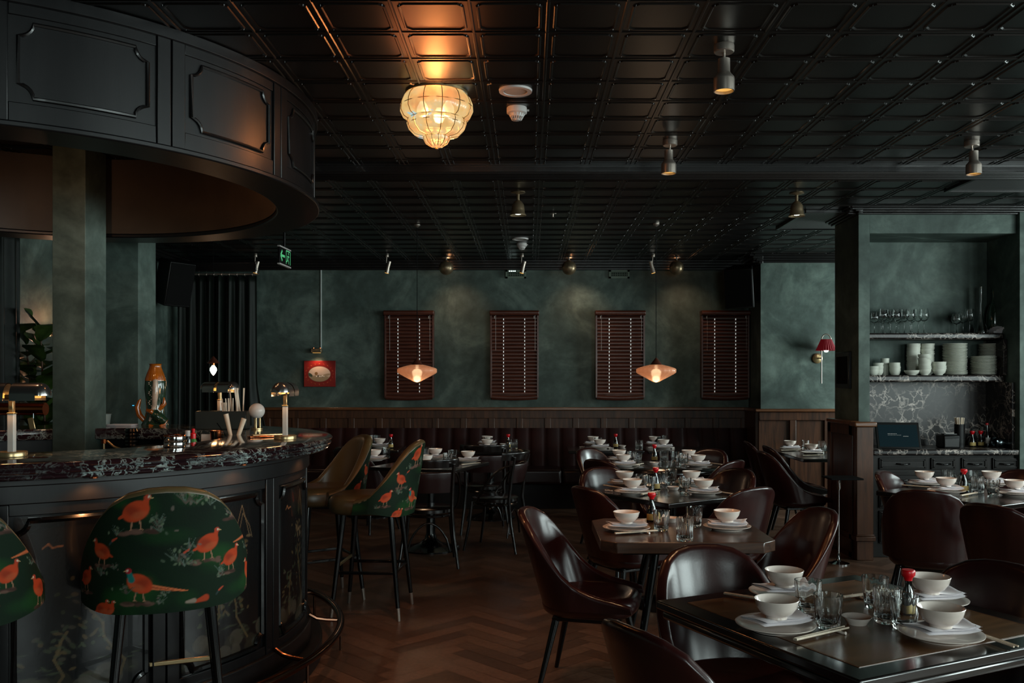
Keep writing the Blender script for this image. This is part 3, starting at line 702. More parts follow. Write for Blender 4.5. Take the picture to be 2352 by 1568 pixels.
# ------------------------------------------------------------------ tables
TH = .75
def pedestal(t, c, h, r=.26, fancy=False):
    MB().lathe([(.0001, 0), (r, 0), (r, .012), (r*.7, .03), (.10, .055), (.055, .09), (.04, .14), (.035, h), (.0001, h)], 28, c).build('pedestal', 'black_metal', t, smooth=50)
def square_table(name, label, S, ang, sx, sy, mat='wood_dtable', inlay=False, grp='dining tables with a central pedestal', th=.032):
    a = R(ang); cx = S[0]+(sx*cos(a)-sy*sin(a))/2; cy = S[1]+(sx*sin(a)+sy*cos(a))/2
    t = thing(name, label, 'table', (cx, cy, 0), a, grp)
    MB().box((0, 0, TH-th/2-.001), (sx, sy, th)).build('tabletop', mat, t, bevel=.006, seg=3)
    if inlay:
        MB().box((0, 0, TH-.006), (sx-.16, sy-.16, .0125)).build('inset_panel', 'wood_inlay', t, bevel=.001)
        mb = MB(); d1, d2 = sx/2-.077, sy/2-.077
        for s in (-1, 1): mb.box((0, s*d2, TH-.0005), (2*d1, .003, .002)); mb.box((s*d1, 0, TH-.0005), (.003, 2*d2, .002))
        mb.build('brass_line', 'wood_rail', t, smooth=0)
        MB().box((0, 0, TH-th-.02), (sx-.03, sy-.03, .03)).build('apron', 'wood_dtable', t, bevel=.01)
    pedestal(t, (0, 0, 0), TH-th)
    mb = MB(); mb.box((0, 0, TH-th-.012), (.4, .4, .02)); mb.build('top_plate', 'black_metal', t)
    return t
square_table('dining_table', 'dark square table in the foreground with a brass line around its brown inset top', (.826, 2.215), 26, .92, .90, inlay=True, th=.028)
square_table('dining_table', 'dark square table turned cornerwise in the middle, behind the thick walnut table', (.847, 5.38), 34.5, .80, .80)
square_table('dining_table', 'dark square table turned cornerwise beside the service niche and its drawers', (2.80, 5.29), 32, .85, .85)
square_table('dining_table', 'dark square table between the bentwood chairs and the profile bar stool', (-.63, 7.38), 70, .78, .80)
square_table('dining_table', 'dark table in the far right bay under the red wall lamp', (2.60, 8.42), 0, .95, 1.2)
square_table('dining_table', 'narrow wall table by the free floor, soy bottle at its right edge', (-.755, 9.32), 0, .68, .66, grp='tables along the banquette')
square_table('dining_table', 'narrow wall table at the banquette, half hidden by the bird patterned stools', (-2.1, 9.5), 0, .70, .62, grp='tables along the banquette')
square_table('dining_table', 'wall table at the banquette left of the gap behind the round table', (.42, 9.38), 0, .80, .65, grp='tables along the banquette')
square_table('dining_table', 'wall table at the banquette right of the gap behind the round table', (1.26, 9.36), 0, .72, .65, grp='tables along the banquette')
t = thing('walnut_table', 'thick walnut table with cut corners, two place settings on it', 'table', (.745, 4.45, 0))
def cham(hx, hy, c): return [(-hx+c, -hy), (hx-c, -hy), (hx, -hy+c), (hx, hy-c), (hx-c, hy), (-hx+c, hy), (-hx, hy-c), (-hx, -hy+c)]
MB().prism(cham(.41, .36, .07), .698, TH).build('tabletop', 'wood_table', t, bevel=.004)
MB().box((0, 0, .685), (.6, .5, .025)).build('top_frame', 'black_metal', t)
for sx in (-1, 1):
    for sy in (-1, 1): MB().rod((sx*.12, sy*.1, .69), (sx*.25, sy*.24, 0), .022, .016, 12).build('leg', 'black_metal', t)
t = thing('round_table', 'round dark polished table with four place settings behind the middle square table', 'table', (1.18, 7.72, 0))
MB().lathe([(.0001, .718), (.49, .718), (.505, .726), (.505, .742), (.497, TH), (.0001, TH)], 64).build('tabletop', 'wood_dtable', t, smooth=50); pedestal(t, (0, 0, 0), .718)
t = thing('side_table', 'small black topped chrome side table against the panelled divider', 'table', (2.52, 7.22, 0))
MB().box((.03, 0, .703), (.26, .24, .014)).build('top', 'black_matte', t, bevel=.003)
MB().lathe([(.0001, 0), (.085, 0), (.085, .012), (.02, .03), (.014, .05), (.008, .10), (.008, .60), (.018, .62), (.018, .69), (.05, .696), (.0001, .696)], 20).build('pole', 'chrome', t, smooth=50)

# ------------------------------------------------------------------ tableware
def proto(name, cat): return thing(name, name, cat, (0, 0, -5))
def single(mb, name, mat, cat, **k): return tag(mb.build(name, mat, None, **k), name, cat)
BOWL = single(MB().lathe([(.0001, .006), (.026, .006), (.028, 0), (.031, 0), (.031, .007), (.046, .016), (.059, .034), (.0655, .056), (.0645, .0575), (.062, .056), (.056, .035), (.043, .0185), (.02, .0125), (.0001, .012)], 40), 'rice_bowl', 'porcelain', 'bowl', smooth=50)
PLATE = single(MB().lathe([(.0001, .004), (.07, .004), (.072, 0), (.076, 0), (.078, .004), (.105, .012), (.118, .0175), (.1185, .0195), (.117, .020), (.10, .0145), (.08, .0085), (.0001, .008)], 56), 'dinner_plate', 'porcelain', 'plate', smooth=50)
DISH = single(MB().lathe([(.0001, .004), (.025, .004), (.026, 0), (.029, 0), (.033, .008), (.044, .022), (.0445, .0235), (.042, .0235), (.031, .011), (.0001, .008)], 32), 'sauce_dish', 'porcelain', 'dish', smooth=50)
mb = MB()
def layer(x0, x1, y0, y1, zb, th, skew):
    def P(u, v, s):
        e = (1-abs(2*u-1)**6)*(1-abs(2*v-1)**6); x = x0+(x1-x0)*u+skew*(v-.5); y = y0+(y1-y0)*v+.006*sin(u*4+skew*20)
        return (x, y, zb+.010*(2*u-1)**2*.9+.003*sin(u*5+v*4)+(th*(.5+s*.5*max(0, e)**.5)))
    mb.grid(lambda u, v: P(u, v, 1), 20, 16); mb.grid(lambda u, v: P(u, v, -1), 20, 16)
layer(-.095, .095, -.062, .062, .0205, .009, .01); layer(-.090, .092, -.055, .058, .0275, .009, -.012)
layer(-.02, .093, -.050, .056, .0335, .006, .03)
NAP = single(mb, 'folded_napkin', 'napkin', 'napkin', smooth=60)
def fl(n, amp): return lambda a, z: amp*cos(n*a)
def tumbler(name, r0, r1, h, flutes=0, amp=0):
    mb = MB(); fo = None if not flutes else (lambda a, z: (amp*cos(flutes*a) if .012 < z < h*.86 else 0))
    mb.lathe([(.0001, 0), (r0*.92, 0), (r0, .004), (r0*1.01, .014), (r0+(r1-r0)*.5, h*.5), (r0+(r1-r0)*.85, h*.85), (r1, h), (r1-.0022, h+.0005), (r1-.004, h), (r0+(r1-r0)*.5-.0042, h*.5), (r0-.0045, .022), (r0-.012, .015), (.0001, .013)], 60 if flutes else 36, flute=fo)
    return single(mb, name, 'glass', 'glass', smooth=50)
GL = tumbler('tumbler_glass', .034, .043, .10, 10, .035); GF = tumbler('fluted_glass', .037, .040, .108, 20, .045)
CS = single(MB().rod((-.115, 0, .0045), (.115, 0, .0045), .0042, .003, 8), 'chopstick', 'wood_pale', 'chopstick', smooth=50)
CR = single(MB().tube([(-.028, 0, .006), (-.018, 0, .004), (0, 0, .007), (.018, 0, .004), (.028, 0, .006)], [.005, .004, .0055, .004, .005], 8), 'chopstick_rest', 'porcelain', 'chopstick rest', smooth=60)
def soy_proto():
    t = proto('soy_bottle', 'bottle')
    MB().lathe([(.0001, 0), (.026, 0), (.0285, .004), (.029, .03), (.0275, .05), (.020, .078), (.0125, .10), (.0115, .122), (.0001, .122)], 28).build('bottle_body', 'soy', t, smooth=50)
    MB().lathe([(.0294, .012), (.0298, .013), (.0292, .044), (.0288, .045)], 28, a0=-1.2, a1=1.2).build('paper_label', 'label_paper', t, smooth=50)
    MB().lathe([(.0001, .12), (.012, .12), (.013, .128), (.0205, .136), (.0215, .150), (.0185, .154), (.0001, .154)], 24).build('red_cap', 'red_plastic', t, smooth=50)
    return t
SOY = soy_proto()
TP = .7505
def at_table(px, py, h=TP): return fp(px, py, h)
def setting(td, pd, plate, bowl=None, yaw=0.0, napk=True):
    x, y, z = at_table(*plate, TP+.004)
    place(PLATE, (x, y, TP), 0, 'white plate under napkin and bowl, %s of %s' % (pd, td), 'white plates on '+td)
    if napk: place(NAP, (x, y, TP+.0005), yaw, 'folded white napkin on the plate, %s of %s' % (pd, td), 'folded napkins on '+td)
    bx, by = (x, y+.005) if bowl is None else fp(*bowl, TP+.045)[:2]
    if bowl is not None:
        d = math.hypot(bx-x, by-y)
        if d > .03: bx, by = x+(bx-x)*.03/d, y+(by-y)*.03/d
    place(BOWL, (bx, by, TP+.0415), 0, 'white rice bowl on the napkin, %s of %s' % (pd, td), 'white rice bowls on '+td)
def glass(td, pd, p, kind=0, sc_=None):
    x, y, z = at_table(*p); place(GF if kind else GL, (x, y, TP), random.uniform(0, 3), ('straight ribbed glass, %s on %s' if kind else 'clear tumbler, %s on %s') % (pd, td), 'drinking glasses on '+td)
def soyb(td, p, grp=None):
    x, y, z = at_table(*p); place(SOY, (x, y, TP), -pi/2, 'soy sauce bottle with a red cap standing on %s' % td, 'soy sauce bottles on the tables')
def dish(td, p):
    x, y, z = at_table(*p); place(DISH, (x, y, TP), 0, 'small white sauce dish on %s' % td, 'sauce dishes on the tables')
def sticks(td, pd, a, b, rest=None):
    A = Vector(at_table(*a)); B = Vector(at_table(*b)); m = (A+B)/2; an = math.atan2(B.y-A.y, B.x-A.x); nrm = Vector((-sin(an), cos(an), 0))
    if (B-A).length < .235: m = m+(B-A).normalized()*0
    for s in (-1, 1): place(CS, tuple(m+nrm*.0055*s+Vector((0, 0, .006))), an+s*.02, 'pale chopstick, pair %s on %s' % (pd, td), 'chopsticks on '+td)
    if rest is not None:
        q = Vector(at_table(*rest)); t_ = (q-m).dot((B-A).normalized()); q = m+(B-A).normalized()*t_
        place(CR, (q.x, q.y, TP-.0012), an+pi/2, 'white chopstick rest, pair %s on %s' % (pd, td), 'chopstick rests on '+td)
def rest(td, pd, p):
    x, y, z = at_table(*p); place(CR, (x, y, TP), random.uniform(0, 3), 'white chopstick rest, %s on %s' % (pd, td), 'chopstick rests on '+td)
T1 = 'the foreground table'
setting(T1, 'far left setting', (1800, 1366), (1806, 1363), .3); setting(T1, 'near left setting', (1781, 1441), (1791, 1432), .5)
setting(T1, 'near right setting', (2160, 1462), (2164, 1457), .35); setting(T1, 'far right setting', (2138, 1383), (2124, 1378), .4)
glass(T1, 'between the two left bowls', (1856, 1402)); glass(T1, 'right of the near left bowl', (1902, 1440)); glass(T1, 'farthest from the viewer', (2010, 1393))
glass(T1, 'in the middle', (2037, 1428), 1); glass(T1, 'in front of the soy bottle', (2078, 1442)); soyb(T1, (2086, 1420)); dish(T1, (1968, 1432))
sticks(T1, 'lying near the front edge', (1791, 1485), (1975, 1440), (1930, 1454)); sticks(T1, 'left of the far left plate', (1685, 1372), (1790, 1388))
sticks(T1, 'behind the sauce dish', (1935, 1378), (2050, 1362), (1975, 1374)); sticks(T1, 'right of the near right plate', (2215, 1452), (2302, 1482))
T2 = 'the walnut table'
setting(T2, 'left setting', (1439, 1216), (1438, 1209), .15); setting(T2, 'right setting', (1670, 1213), (1668, 1206), -.1)
glass(T2, 'in front of the soy bottle', (1519, 1218)); glass(T2, 'near the front edge', (1573, 1241), 1); glass(T2, 'left of the right plate', (1595, 1209)); soyb(T2, (1497, 1198)); dish(T2, (1541, 1198))
sticks(T2, 'along the front edge', (1391, 1231), (1529, 1221), (1497, 1228))
T3 = 'the middle table'
setting(T3, 'near left setting', (1452, 1132), (1453, 1128), .2); setting(T3, 'far left setting', (1433, 1112), (1447, 1109), .2); setting(T3, 'near right setting', (1616, 1133), (1613, 1128), -.1); setting(T3, 'far right setting', (1588, 1111), (1590, 1108), .2)
glass(T3, 'behind the near left bowl', (1474, 1122)); glass(T3, 'left of the soy bottle', (1491, 1127)); glass(T3, 'right of the soy bottle', (1520, 1122), 1); glass(T3, 'farthest back', (1542, 1109)); glass(T3, 'left of the near right plate', (1573, 1132))
soyb(T3, (1506, 1125)); dish(T3, (1547, 1125)); sticks(T3, 'near its front corner', (1457, 1142), (1529, 1127), (1512, 1134)); sticks(T3, 'right of the near right plate', (1640, 1131), (1667, 1135)); sticks(T3, 'left of the far left plate', (1392, 1118), (1430, 1124)); rest(T3, 'near the left corner', (1398, 1128))
T4 = 'the round table'
setting(T4, 'near left setting', (1432, 1069), None, .2); setting(T4, 'far left setting', (1422, 1057), None, .2); setting(T4, 'near right setting', (1604, 1070), None, 0); setting(T4, 'far right setting', (1582, 1057), None, 0)
glass(T4, 'behind the near left bowl', (1452, 1062)); glass(T4, 'right of the near left bowl', (1464, 1067)); glass(T4, 'right of the soy bottle', (1525, 1062), 1); glass(T4, 'left of the far right plate', (1550, 1062)); glass(T4, 'left of the near right plate', (1570, 1067))
soyb(T4, (1503, 1059)); dish(T4, (1503, 1067)); sticks(T4, 'near its front edge', (1440, 1074), (1488, 1064), (1475, 1070)); sticks(T4, 'right of the near right plate', (1625, 1065), (1650, 1068))
T5 = 'the wall table behind the round table'
setting(T5, 'near setting', (1378, 1029)); setting(T5, 'far setting', (1362, 1021)); glass(T5, 'between the two bowls', (1374, 1025)); soyb(T5, (1414, 1028)); dish(T5, (1429, 1027)); rest(T5, 'left of the bowls', (1337, 1027)); rest(T5, 'left of the soy bottle', (1404, 1030)); glass(T5, 'at its right edge', (1468, 1034), 1)
T6 = 'the rightmost wall table'
setting(T6, 'near setting', (1524, 1029)); setting(T6, 'far setting', (1503, 1021)); glass(T6, 'left one behind the bowl', (1510, 1022)); glass(T6, 'right one behind the bowl', (1526, 1019)); rest(T6, 'left of the bowls', (1494, 1028)); rest(T6, 'right of the bowls', (1546, 1030))
T7 = 'the wall table by the free floor'
setting(T7, 'near setting', (1119, 1029)); setting(T7, 'far setting', (1119, 1020)); glass(T7, 'between the two bowls', (1121, 1024.5)); soyb(T7, (1167, 1029)); glass(T7, 'at its right edge', (1181, 1031), 1); dish(T7, (1156, 1023)); rest(T7, 'left of the bowls', (1087, 1026)); rest(T7, 'left of the soy bottle', (1150, 1030))
T8 = 'the wall table behind the stools'
setting(T8, 'near setting', (872, 1026)); glass(T8, 'left one behind the plate', (856, 1019)); glass(T8, 'right one behind the plate', (866, 1018)); soyb(T8, (898, 1029)); rest(T8, 'left of the soy bottle', (882, 1030))
T9 = 'the table between bentwood chairs'
setting(T9, 'left setting', (860, 1056)); setting(T9, 'near setting', (977, 1070)); setting(T9, 'right setting', (1075, 1060)); setting(T9, 'far setting', (1000, 1053))
glass(T9, 'behind the near bowl', (975, 1056)); glass(T9, 'right of the near plate', (1028, 1066)); glass(T9, 'left of the right plate', (1040, 1058)); glass(T9, 'right of the left plate', (887, 1052)); glass(T9, 'left of the far plate', (986, 1052), 1); soyb(T9, (963, 1058)); sticks(T9, 'in front of the right plate', (1062, 1069), (1100, 1065))
T10 = 'the bay table'
setting(T10, 'far setting', (1815, 1032)); setting(T10, 'near setting', (1864, 1041)); glass(T10, 'between the two bowls', (1850, 1032)); glass(T10, 'left one by the divider', (1888, 1036), 1); glass(T10, 'right one by the divider', (1899, 1039)); sticks(T10, 'in front of the far plate', (1795, 1036), (1838, 1035)); sticks(T10, 'in front of the near plate', (1846, 1048), (1890, 1047)); soyb(T10, (1908, 1037))
T11 = 'the table by the drawers'
setting(T11, 'far left setting', (2124, 1113), None, .3); setting(T11, 'near left setting', (2174, 1130), None, .3); setting(T11, 'right setting', (2332, 1136), None, .3); setting(T11, 'far right setting', (2278, 1113), None, .3)
glass(T11, 'behind the near left bowl', (2176, 1111)); glass(T11, 'left of the soy bottle', (2198, 1125)); glass(T11, 'in the middle', (2246, 1131), 1); glass(T11, 'left of the right plate', (2281, 1136)); glass(T11, 'behind the soy bottle', (2232, 1113)); soyb(T11, (2214, 1130))
sticks(T11, 'near its front corner', (2193, 1144), (2256, 1132)); sticks(T11, 'left of the near left plate', (2073, 1117), (2150, 1123))
# ------------------------------------------------------------------ far wall: blinds, vents, picture, speakers
def blind(px0, px1, lab, strips=(.28, .71), shiny=False):
    yb = WY-.02; x0, x1 = X(px0, 10.78), X(px1, 10.78); cx = (x0+x1)/2; wd = x1-x0; zt, zb = Z(713, 10.78), Z(917, 10.78)
    t = thing('window_blind', lab, 'blind', (cx, WY, zb), 0, 'brown slatted blinds along the far wall'); H = zt-zb
    mb = MB(); mb.box((0, -.065, H-.03), (wd, .13, .06)); mb.rod((-wd/2, -.125, H-.03), (wd/2, -.125, H-.03), .03, n=12); mb.build('valance', 'wood_blind', t, bevel=.006)
    mb = MB(); n = 22
    for k in range(n):
        z = .075+(H-.16)*k/(n-1); q = []
        for i in range(6): an = R(-28+i*22); q.append((-.062-.030*cos(an), z-.006+.030*sin(an)))
        q2 = [(a+.004, b) for a, b in reversed(q)]; pr = q+q2; hw = (wd-.05)/2; m_ = len(pr)
        mb.add([(-hw, a, b) for a, b in pr]+[(hw, a, b) for a, b in pr], [(i, (i+1) % m_, m_+(i+1) % m_, m_+i) for i in range(m_)])
    mb.build('slats', 'wood_blind', t, smooth=50)
    mb = MB()
    for s in (-1, 1): mb.box((s*(wd/2-.015), -.05, H/2-.02), (.02, .10, H-.08))
    mb.box((0, -.03, H/2), (wd-.06, .004, H-.06)); mb.build('side_frame', 'wood_blind', t, bevel=.003)
    mb = MB(); mb.grid(lambda u, v: ((u-.5)*(wd-.04), -.075-.02*cos((v-.5)*pi)-.01, .0+.06*v-.012*(1-(2*u-1)**2)), 16, 6); mb.grid(lambda u, v: ((u-.5)*(wd-.04), -.075, .0+.06*v-.012*(1-(2*u-1)**2)), 16, 2); mb.build('bottom_rail', 'wood_blind', t, smooth=60)
    mb = MB()
    for u in strips:
        for k in range(n-1):
            z = .075+(H-.16)*(k+.5)/(n-1); mb.box(((u-.5)*wd, -.096, z), (.0085, .003, .020))
    mb.build('cord_slots', 'day_hole', t, smooth=0)  # glowing strips stand in for daylight coming through the slots
    mb = MB()
    for u in (.10, .90): mb.box(((u-.5)*wd, -.135, H-.085), (.006, .004, .03)); mb.rod(((u-.5)*wd+.012, -.12, H-.06), ((u-.5)*wd+.012, -.115, H*.55), .0015)
    mb.build('pull_cord', 'white_plastic', t, smooth=0)
blind(882, 997, 'brown slatted blind behind the left hanging glass lamp, first from the picture')
blind(1125, 1238, 'brown slatted blind, second from the red framed picture, no lamp before it')
blind(1367, 1482, 'brown slatted blind half covered by the right hanging glass lamp, third from the picture')
blind(1610, 1722, 'brown slatted blind in the corner below the right hand loudspeaker')
for px, lab in ((1185, 'pierced green painted vent with sunlit holes, high on the wall above the second blind'), (1422, 'pierced green painted vent high on the wall above the third blind')):
    x = X(px, WY); t = thing('wall_vent', lab, 'vent', (x, WY, Z(630, WY)), 0, 'painted wall vents')
    wd, ht = .25, .10; mb = MB()
    for s in (-1, 1): mb.box((s*(wd/2-.012), -.012, 0), (.024, .024, ht)); mb.box((0, -.012, s*(ht/2-.01)), (wd, .024, .02))
    for r_ in (-1, 0, 1): mb.box((0, -.016, r_*.022+.0), (wd-.03, .010, .006))
    for k in range(9): mb.box((-.088+k*.022, -.016, 0), (.007, .010, ht-.02))
    mb.build('grille', 'vent_paint', t, smooth=0); mb = MB(); mb.box((0, -.002, 0), (wd-.02, .004, ht-.01)); mb.build('backing', 'black_matte', t, smooth=0)
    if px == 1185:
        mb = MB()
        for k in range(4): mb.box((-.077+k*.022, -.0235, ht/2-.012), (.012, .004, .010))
        mb.build('lit_holes', 'vent_daylight', t, smooth=0)  # daylight in the holes is put in as a glowing colour
# red framed picture with its lamp and conduit
x0, x1, z0, z1 = X(698, 10.84), X(771, 10.84), Z(888, 10.84), Z(828, 10.84); pw_, ph_ = x1-x0, z1-z0
t = thing('framed_picture', 'small red lacquered picture with an oval country scene, lit from above', 'picture', ((x0+x1)/2, WY, z0))
nu, nv = 150, 124; mb = MB(); mb.box((0, -.015, ph_/2), (pw_, .03, ph_)); mb.build('panel', 'wood_blind', t, bevel=.003)
mb = MB(); mb.grid(lambda u, v: ((u-.5)*pw_*.985, -.0312, ph_*(.008+.984*v)), nu, nv); o = mb.build('painted_face', 'painting', t, fix=False)
gu, gv = np.meshgrid(np.linspace(0, 1, nu+1)*pw_, np.linspace(0, 1, nv+1)*ph_); P = Paint(gu.ravel(), gv.ravel(), lin('#7c1414')); r = random.Random(4); cx, cy = pw_*.49, ph_*.49
P.ell(cx, cy, .142, .100, 0, lin('#5a3018'), .04); P.ell(cx, cy, .136, .094, 0, lin('#cdb7a8'), .03); m0 = P.c.copy()
P.ell(cx, cy-.075, .15, .062, 0, lin('#8f7f60'), .25, .9); P.ell(cx-.12, cy-.01, .04, .02, -.5, lin('#3b4a3a'), .2); P.ell(cx-.04, cy+.005, .02, .02, 0, lin('#8a6238'), .3); P.ell(cx+.09, cy-.01, .05, .014, .2, lin('#a08a70'), .4)
for q in range(6): P.ell(cx-.035+q*.018, cy-.028+r.uniform(-.004, .006), .009, .008, .3, lin(r.choice(('#efe8e0', '#403634', '#d8d0c8'))), .3); P.line((cx-.035+q*.018, cy-.03), (cx-.037+q*.018, cy-.045), .002, .001, lin('#3a3030'))
msk = (((gu.ravel()-cx)/.136)**2+((gv.ravel()-cy)/.094)**2 > 1)[:, None]; P.c = np.where(msk, m0, P.c)
for q in range(20):
    a = 2*pi*q/20; ex, ey = cx+.172*cos(a)*1.0, cy+.128*sin(a); P.ell(ex, ey, .011, .0035, r.uniform(0, 3), lin(r.choice(('#b0452a', '#c07038', '#9a6a34'))), .4, .8)
P.apply(o.data)
t = thing('picture_light', 'small bronze box lamp fixed above the red framed picture', 'wall lamp', (X(727, 10.8), WY, Z(805, 10.8)))
mb = MB(); mb.box((0, -.06, 0), (.125, .07, .05)); mb.box((0, -.015, .0), (.05, .03, .04)); mb.build('housing', 'bronze', t, bevel=.004)
for s in (-1, 1): MB().cyl((s*.04, -.06, .025), .012, .012, 12).build('screw', 'copper', t)
MB().box((0, -.06, -.026), (.09, .045, .004)).build('diffuser', 'glow_shade', t)
lamp('picture glow', 'SPOT', (X(727, 10.8), WY-.10, Z(816, 10.8)), 3.0, (1, .62, .36), (R(12), 0, 0), spot=125, blend=.8, radius=.03)
xw = X(737, 10.85); tag(MB().rod((xw, WY-.012, Z(800, 10.85)), (xw, WY-.012, 2.84), .010).build('conduit', 'rod_white'), 'thin pale vertical pipe running down the wall to the picture lamp', 'pipe')
def speaker(lab, loc, rz, tilt, wd=.34, ht=.46, dp=.3, br=.35):
    t = thing('loudspeaker', lab, 'speaker', loc, rz, 'black loudspeakers under the ceiling')
    mb = MB(); mb.add([tuple(Matrix.Rotation(tilt, 4, 'X') @ Vector(p)) for p in [(-wd/2, 0, -ht/2), (wd/2, 0, -ht/2), (wd/2*.7, dp, -ht/2), (-wd/2*.7, dp, -ht/2), (-wd/2, 0, ht/2), (wd/2, 0, ht/2), (wd/2*.7, dp, ht/2), (-wd/2*.7, dp, ht/2)]], [(3, 2, 1, 0), (4, 5, 6, 7), (0, 1, 5, 4), (1, 2, 6, 5), (2, 3, 7, 6), (3, 0, 4, 7)])
    mb.build('cabinet', 'black_plastic', t, bevel=.012)
    mb = MB(); mb.box((0, 0, 0), (wd-.03, .012, ht-.03), rx=tilt); mb.build('grille', 'black_matte', t, bevel=.004)
    mb = MB(); mb.rod((0, dp*.6, .1), (0, dp+br, .2), .02); mb.box((0, dp+.03, .18), (.06, .02, .1)); mb.build('bracket', 'black_metal', t)
speaker('black loudspeaker tilted down in the far right corner above the last blind', (X(1694, 10.3), 10.25, Z(664, 10.3)), R(-24), R(16))
speaker('black loudspeaker on the left wall beside the dark curtain', (X(402, 9.9)+.06, 9.9, Z(654, 9.9)), R(58), R(14), .34, .5, .28, .06)
# curtains
def curtain(name, lab, x0, x1, y, z0, z1, waves, depth=.07, mat='velvet', axis='x', flare=0):
    t = thing(name, lab, 'curtain', (0, 0, 0)); r = random.Random(int(x0*10)); ph = [r.uniform(0, 6) for _ in range(4)]
    def f(u, v):
        a = x0+(x1-x0)*u; s = sin(u*waves*2*pi+ph[0]+.6*sin(u*9+ph[1]))*depth*(.55+.45*(1-v))+.3*depth*sin(u*waves*5.1+ph[2]); z = z0+(z1-z0)*v
        a += flare*max(0, (u-.9)/.1)*max(0, .55-v)**1.5
        return (a, y+s, z) if axis == 'x' else (y+s, a, z)
    mb = MB(); mb.grid(f, int(waves*16), 30); o = mb.build('fabric', mat, t, smooth=180, fix=False); m = o.modifiers.new('thick', 'SOLIDIFY'); m.thickness = .004
    return t
t = curtain('velvet_curtain', 'dark green velvet curtain hanging from a ringed rod between left wall and picture', -4.15, X(588, 10.45), 10.45, .05, Z(632, 10.45), 8, flare=1.0)
mb = MB(); mb.rod((X(425, 10.4), 10.42, Z(629, 10.4)), (X(593, 10.4), 10.42, Z(629, 10.4)), .011, n=10); mb.build('curtain_rod', 'nickel', t)
mb = MB()
for k in range(9): mb.tube([(X(440+k*17.5, 10.42)+0*a, 10.42+.018*cos(a), Z(629, 10.42)-.006+.018*sin(a)) for a in [2*pi*i/10 for i in range(10)]], .003, 5, True)
mb.build('ring', 'nickel', t); 
mb = MB(); mb.b2((X(419, 10.3), 10.3, Z(622, 10.3)), (X(588, 10.3), 10.42, Z(604, 10.3))); mb.rod((X(419, 10.3), 10.3, Z(603.5, 10.3)), (X(588, 10.3), 10.3, Z(603.5, 10.3)), .014, n=10)
tag(mb.build('pelmet', 'black_trim', None, bevel=.004), 'glossy black pelmet box above the far velvet curtain rod', 'pelmet')
t = curtain('velvet_curtain', 'dark green curtain against the left wall behind the left end of the bar', 6.6, 7.2, LX+.12, .05, 2.7, 4, .06, axis='y')
MB().rod((LX+.12, 6.6, 2.7), (LX+.12, 7.3, 2.7), .012).build('curtain_rod', 'nickel', t)
# fiddle leaf plant behind the left pier
t = thing('fiddle_leaf_plant', 'large leaved green plant rising behind the left end of the bar', 'plant', (-3.95, 7.35, 0))
MB().lathe([(.0001, 0), (.15, 0), (.19, .34), (.18, .35), (.165, .34), (.0001, .32)], 28).build('pot', 'slate', t)
mb = MB(); r = random.Random(9); stems = []
for k in range(4):
    a = k*1.6; pts = [(.05*cos(a)+.10*cos(a)*q/5*1.6, .05*sin(a)+.10*sin(a)*q/5*1.6, .3+(1.25+.12*k)*q/5) for q in range(6)]; stems.append(pts); mb.tube(pts, [.012-.0013*q for q in range(6)], 6)
mb.build('stem', 'wood_wains', t)
mb = MB()
def leaf(mb, base, dirv, L, Wd):
    d = Vector(dirv).normalized(); s = d.cross(Vector((0, 0, 1))).normalized(); up = s.cross(d)
    prof = [(0, .03), (.12, .22), (.3, .34), (.5, .36), (.72, .5), (.88, .40), (1, .02)]; vs = []
    for tt, ww in prof:
        droop = -.2*tt*tt*L
        c = Vector(base)+d*tt*L+Vector((0, 0, droop))
        for q in (-1, -.5, 0, .5, 1):
            vv_ = c+s*q*ww*Wd+up*(abs(q)*.10*Wd*(1 if tt < .95 else 0)); vv_.x = max(vv_.x, -.28 if vv_.y > -.12 else -.06); vs.append(tuple(vv_))
    mb.add(vs, [(j*5+i, j*5+i+1, j*5+6+i, j*5+5+i) for j in range(6) for i in range(4)])
for pts in stems:
    for q in range(26):
        f_ = .15+.85*q/25; k = f_*5; i = min(4, int(k)); b = Vector(pts[i]).lerp(Vector(pts[i+1]), k-i); a = q*2.4+r.uniform(0, 1)
        leaf(mb, b, (cos(a), sin(a), r.uniform(.3, 1.6)), r.uniform(.2, .3), r.uniform(.17, .23))
tt_ = NT('leaf_green'); n_ = tt_.noise(tt_.coord(), 9, 4); tt_.col(tt_.ramp(n_.outputs[0], [(.3, lin('#18260f')), (.7, lin('#3c5324'))])); tt_.p(rough=.28, coat=.3)
mb.build('leaves', 'leaf_green', t, smooth=180, fix=False)
lamp('corner wall lamp', 'POINT', (LX+.14, 7.78, 1.98), 4.0, (1, .55, .35), radius=.05)
t = thing('wall_lamp', 'small glowing wall lamp hidden behind the plant', 'wall lamp', (LX, 7.78, 1.92))
MB().cyl((.02, 0, -.04), .05, .02).build('backplate', 'brass', t); MB().lathe([(.03, .02), (.05, .1), (.045, .1), (.026, .02)], 16, (.12, 0, -.03)).build('lamp_shade', 'glow_shade', t); MB().rod((.0, 0, 0), (.12, 0, -.02), .008).build('arm', 'brass', t)

# ------------------------------------------------------------------ ceiling fixtures
def cz(py): return F*(CH-EYE)/(V0-py)
def cpt(px, py): y = cz(py); return (X(px, y), y, CH)
WARM = (1, .55, .28)
